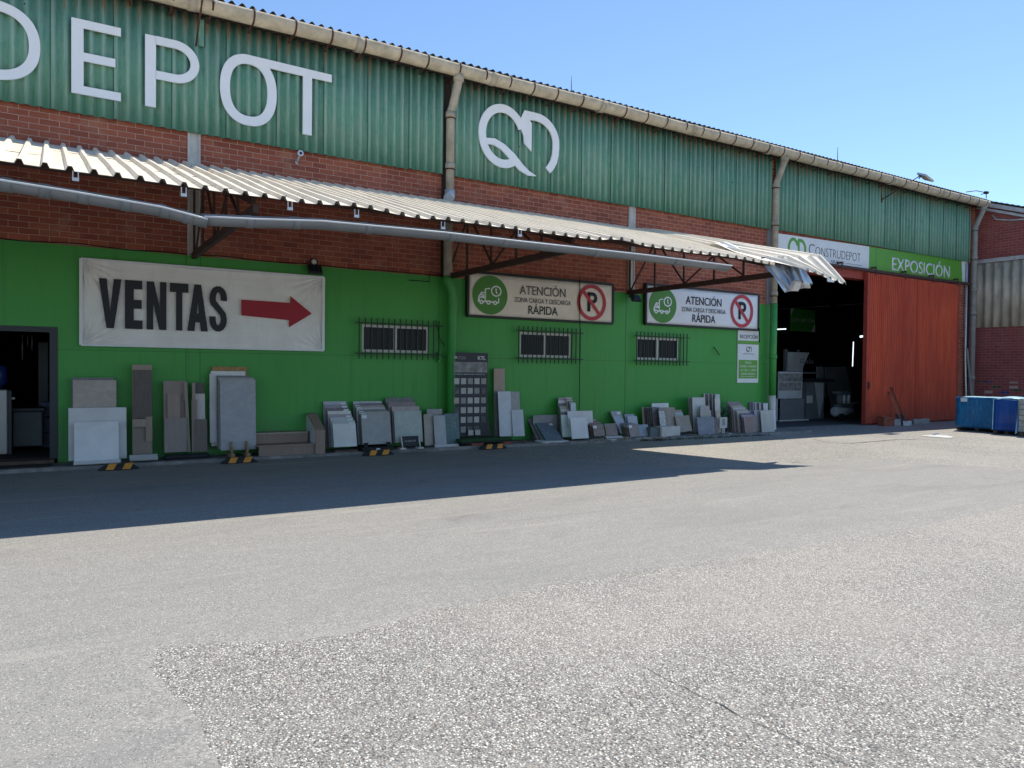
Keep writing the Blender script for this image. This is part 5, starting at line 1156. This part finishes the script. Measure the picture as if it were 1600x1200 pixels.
pallet(pa, xw, xw+1.15, -3.68, -2.55); wrapped(xw-.02, xw+1.15, -3.7, -2.53, .1, 1.0, pa, 'wrap', 1)
b = MB(); b.box(xw-.05, xw-.045, -2.86, -2.68, .86, .97); b.build('label', M['white'], pa)
pb = thing('wrapped_pallet', (xw+.4, -4.2, 0), 'pallet load in glossy deep blue wrap between the labelled one and grey blocks', 'pallet')
pallet(pb, xw-.35, xw+.8, -4.4, -3.76); wrapped(xw-.38, xw+.8, -4.42, -3.74, .1, .98, pb, 'wrap_deep', 2)
b = MB(); b.bar((xw-.42, -3.73, .12), (xw-.36, -3.72, .99), .02, .02); b.build('wrap_fold', M['wrap_pale'], pb)
b = MB(); b.grid(lambda i, j: (xw-.3+i*.09, -4.38+j*.08, 1.0+.06*max(0, 1-((i-4)**2+(j-4)**2)/20)+.02*noise.noise(Vector((i*.8, j*.8, 1)))), 8, 8, .008, sm=True); b.build('wrap_top', M['wrap_pale'], pb)
pc = thing('block_pallet', (xw+.3, -5.2, 0), 'pallet of stacked grey stone blocks at the right edge of the picture', 'pallet')
pallet(pc, xw-.6, xw+.6, -5.75, -4.47)
rnd = random.Random(2); zz = .127
for k in range(6):
    hh = .15; b = MB()
    for j in range(3): b.box(xw-.62+rnd.uniform(-.01, .01), xw+.6, -5.75+j*.43, -5.75+j*.43+.42, zz, zz+hh-.008)
    b.build('block_course', M['stone_block'], pc, bevel=.01); zz += hh
b = MB(); b.face([(xw-.62, -4.45, 1.0), (xw-.63, -4.45, .1), (xw-.72, -4.43, .05), (xw-.48, -4.42, 1.0)]); b.build('torn_wrap', M['wrap_pale'], pc)

# ------------------------------------------------------------ inside the office door
wc = thing('water_cooler', P(8, 695, 1.2), 'steel water cooler with a blue bottle inside the office doorway', 'water cooler')
b0 = P(3, 688, 1.1); cx, cy = b0.x-.05, 1.1; zt = P(8, 608, 1.1).z
b = MB(); b.box(cx-.16, cx+.14, cy-.16, cy+.16, .13, zt); b.build('body', M['steel'], wc, bevel=.02)
b = MB(); b.box(cx+.145, cx+.19, cy-.15, cy+.15, .13, zt-.02); b.build('side_panel', M['dark_frame'], wc)
b = MB(); b.tube([(cx, cy, zt), (cx, cy, zt+.06), (cx, cy, zt+.1), (cx, cy, zt+.36), (cx, cy, zt+.4)], [.05, .06, .13, .13, .06], 18); b.build('bottle', M['crate_blue'], wc)
b = MB(); b.box(cx+.19, cx+.235, cy-.1, cy-.04, zt-.17, zt-.14); b.build('tap', M['alu'], wc)
q0 = P(20, 683, 1.6); q1 = P(70, 680, 1.6); z1_ = P(45, 643, 1.6).z
cb = thing('storage_chest', ((q0.x+q1.x)/2, 1.6, .12), 'grey-green plastic storage chest with a lid inside the office doorway', 'chest')
MB().box(q0.x, q1.x-.03, 1.5, 1.95, .2, z1_).build('body', M['boxgrey'], cb, bevel=.02); MB().box(q0.x-.02, q1.x, 1.48, 1.97, z1_+.002, z1_+.07).build('lid', M['dark_frame'], cb, bevel=.01)
q0 = P(64, 680, 1.9); q1 = P(78, 680, 1.9)
for k in range(3):
    z_ = .13+.28*k; b = MB(); b.box(q0.x, q1.x+.05, 1.98, 2.3, z_, z_+.05); b.box(q0.x, q1.x+.05, 1.98, 2.0, z_+.05, z_+.22); b.box(q0.x, q1.x+.05, 1.97, 2.31, z_+.22, z_+.265)
    tag(b.build('plastic_crate', M['crate_blue']), ['bottom', 'middle', 'top'][k]+' dark blue crate of the stack behind the storage chest', 'crate', 'blue crates in the office doorway')
q0 = P(60, 640, 2.6); q1 = P(75, 640, 2.6); b = MB(); b.box(q0.x, q1.x, 2.6, 2.64, P(66, 636, 2.6).z, P(66, 535, 2.6).z); tag(b.build('leaning_panel', M['boxgrey']), 'tall dull panel standing above the blue crates in the office', 'panel')
ch = thing('hanging_lamp', P(42, 540, 2.2), 'dark ceiling lamp with thin glinting rods inside the office doorway', 'lamp')
for k, (qx, qa, qb) in enumerate(((35, 522, 562), (43, 522, 542), (50, 522, 548))):
    b = MB(); b.tube([P(qx, qa, 2.2), P(qx, qb, 2.2)], .008, 6); b.build('rod', M['galv'], ch)

# ------------------------------------------------------------ inside the warehouse entrance
hs = thing('hanging_sign', P(1254, 500, 6), 'green hanging sign with white corners inside the dark warehouse entrance', 'sign')
p0 = P(1235, 517, 6); p1 = P(1274, 485, 6)
MB().box(p0.x, p1.x, 6, 6.03, p0.z, p1.z).build('panel', M['indoor_sign'], hs)
w_ = p1.x-p0.x; b = MB(); b.prism([(p0.x, p1.z-.3), (p0.x, p1.z), (p0.x+.2, p1.z)], 5.99, 5.996); b.build('corner', M['white'], hs); b = MB(); b.prism([(p1.x, p0.z+.4), (p1.x, p0.z), (p1.x-.28, p0.z)], 5.99, 5.996); b.build('corner', M['white'], hs)
text('lettering', 'EXPOSICIÓN', p0.x+.06, p1.x-.06, p0.z+.4, p0.z+.6, 5.99, M['white'], hs, .01)
for xx in (p0.x+.15, p1.x-.15): b = MB(); b.tube([(xx, 6.01, p1.z), (xx, 6.01, 7.6)], .01, 5); b.build('wire', M['cable'], hs)
ds = thing('display_stand', P(1240, 648, 2.6), 'grey display stand with a folded header inside the warehouse entrance', 'display stand')
a = P(1230, 580, 3.2); c_ = P(1262, 551, 3.2)
b = MB(); b.prism([(a.x, a.z), (c_.x-.25, a.z), (c_.x-.25, c_.z-.55), (c_.x+.1, c_.z), (a.x-.05, c_.z)], 3.2, 3.3); b.build('header', M['shopgrey'], ds)
b = MB(); b.box(a.x-.1, a.x, 3.2, 3.3, 0.02, c_.z+.1); b.build('post', M['shopdark'], ds); b = MB(); b.box(c_.x-.4, c_.x-.34, 3.3, 3.36, .02, c_.z+.1); b.build('post', M['shopdark'], ds)
text('lettering', 'Gala', a.x+.7, a.x+1.5, c_.z-.4, c_.z-.22, 3.19, M['shopdark'], ds)
b = MB(); b.box(a.x-.0, c_.x+.5, 3.1, 3.5, a.z-.08, a.z-.02); b.build('shelf', M['shopdark'], ds)
pb_ = thing('poster_board', P(1236, 650, 2.2), 'white board with two printed room pictures standing in the warehouse entrance', 'poster board')
a = P(1216, 623, 2.2); c_ = P(1254, 581, 2.2); g0 = P(1216, 650, 2.2)
MB().box(a.x, c_.x, 2.2, 2.24, a.z, c_.z).build('panel', M['shopgrey'], pb_)
hh = c_.z-a.z
MB().box(a.x+.03, c_.x-.03, 2.19, 2.197, a.z+hh*.63, a.z+hh*.93).build('picture', M['photo_grey'], pb_); MB().box(a.x+.03, c_.x-.06, 2.19, 2.197, a.z+hh*.3, a.z+hh*.6).build('picture', M['photo_grey'], pb_)
b = MB(); n = 60; b.grid(lambda i, j: (a.x+.1+(c_.x-a.x)*i/n, 2.2-.03*(i % 4 > 1), .03+(a.z-.05)*j), n, 1, .01); b.build('ribbed_base', M['shopdark'], pb_)
MB().box(a.x-.1, a.x-.02, 2.2, 2.26, .02, a.z).build('leg', M['shopgrey'], pb_); MB().box(a.x, c_.x+.3, 2.12, 2.18, .01, .05).build('foot_rail', M['alu'], pb_)
def ipanel(poly, y, mt, lb, nm='leaning_panel', cat='panel', th=.05):
    pp = [P(q[0], q[1], y) for q in poly]; b = MB(); b.prism([(p_.x, p_.z) for p_ in pp], y, y+th); tag(b.build(nm, M[mt]), lb, cat)
ipanel([(1277, 573), (1286, 573), (1297, 622), (1277, 622)], 4.5, 'shopgrey', 'narrow pale panel leaning behind the counter in the warehouse')
ipanel([(1289, 574), (1322, 573), (1337, 650), (1302, 648)], 3.4, 'shopdark', 'big grey slanted sheet leaning behind the compressor')
ipanel([(1318, 573), (1346, 572), (1348, 640), (1336, 648)], 3.6, 'dark_frame', 'dark sheet at the inner edge of the red door')
ct = thing('counter', P(1272, 650, 2.4), 'dark counter with a grey side inside the warehouse entrance', 'counter')
a = P(1260, 650, 2.4); c_ = P(1287, 648, 2.4); zt = P(1272, 597, 2.4).z
MB().box(a.x, c_.x, 2.4, 3.2, .02, zt).build('body', M['shopdark'], ct); MB().box(a.x-.1, c_.x+.5, 2.3, 3.3, zt+.002, zt+.12).build('top', M['dark_frame'], ct)
b = MB(); q0 = P(1274, 598, 2.35); b.prism([(P(1274, 600, 2.36).x, zt-.02), (P(1287, 600, 2.36).x, zt-.02), (P(1286, 630, 2.36).x, .7), (P(1281, 649, 2.36).x, .08)], 2.36, 2.395); b.build('side_panel', M['shopgrey'], ct)
MB().box(P(1262, 630, 2.34).x, P(1271, 618, 2.34).x, 2.37, 2.395, P(1262, 630, 2.34).z, P(1271, 618, 2.34).z).build('notice', M['alu'], ct)
cp = thing('air_compressor', P(1318, 660, 1.3), 'small wheeled air compressor on the floor beside the red door', 'compressor')
f_ = G(1318, 657); cx, cy = f_.x-.1, f_.y
MB().tube([(cx-.5, cy, .32), (cx-.44, cy, .32), (cx+.44, cy, .32), (cx+.5, cy, .32)], [.1, .17, .17, .1], 18).build('tank', M['shopgrey'], cp)
b = MB(); b.box(cx-.3, cx+.3, cy-.14, cy+.14, .5, .56); b.tube([(cx-.15, cy, .56), (cx-.15, cy, .95)], .1, 12); b.tube([(cx+.15, cy, .56), (cx+.15, cy, .95)], .1, 12); b.box(cx-.32, cx+.32, cy-.16, cy+.16, .95, 1.02); b.build('motor', M['shopdark'], cp)
for q in (-.13, .13): MB().tube([(cx+q, cy-.16, .6), (cx+q, cy-.16, .9)], .05, 10).build('cylinder', M['alu'], cp)
for q in (-.32, .32): MB().tube([(cx+q, cy-.22, .14), (cx+q, cy-.17, .14)], .13, 16).build('wheel', M['rubber'], cp)
MB().tube([(cx+.45, cy, .45), (cx+.7, cy, .62), (cx+.7, cy-.2, .62)], .02, 8).build('handle', M['shopdark'], cp)
def tube_lamp(q0, q1, y, lb, r=.03):
    b = MB(); b.tube([PX(*q0, 28.4), PX(*q1, 28.4)], r, 8); tag(b.build('tube_lamp', M['tube_lit']), lb, 'lamp')
tube_lamp((1204, 515), (1228, 514), 9, 'lit tube lamp inside the warehouse, just right of the corner pipe', .025)
tube_lamp((1333.5, 534), (1332, 575), 8, 'upright lit tube in the dark warehouse near the door edge', .018)
tube_lamp((1344, 526), (1348.5, 525.5), 9, 'small lit lamp at the inner edge of the red door', .04)
for q, lb in ((((1212, 483), (1296, 478)), 'faint long rail in the dark warehouse above the hanging sign'), (((1304, 478), (1350, 474)), 'faint rail in the dark warehouse close to the red door')):
    b = MB(); b.tube([PX(*q[0], 28.45), PX(*q[1], 28.45)], .03, 6); tag(b.build('rail', M['shopdark']), lb, 'rail')
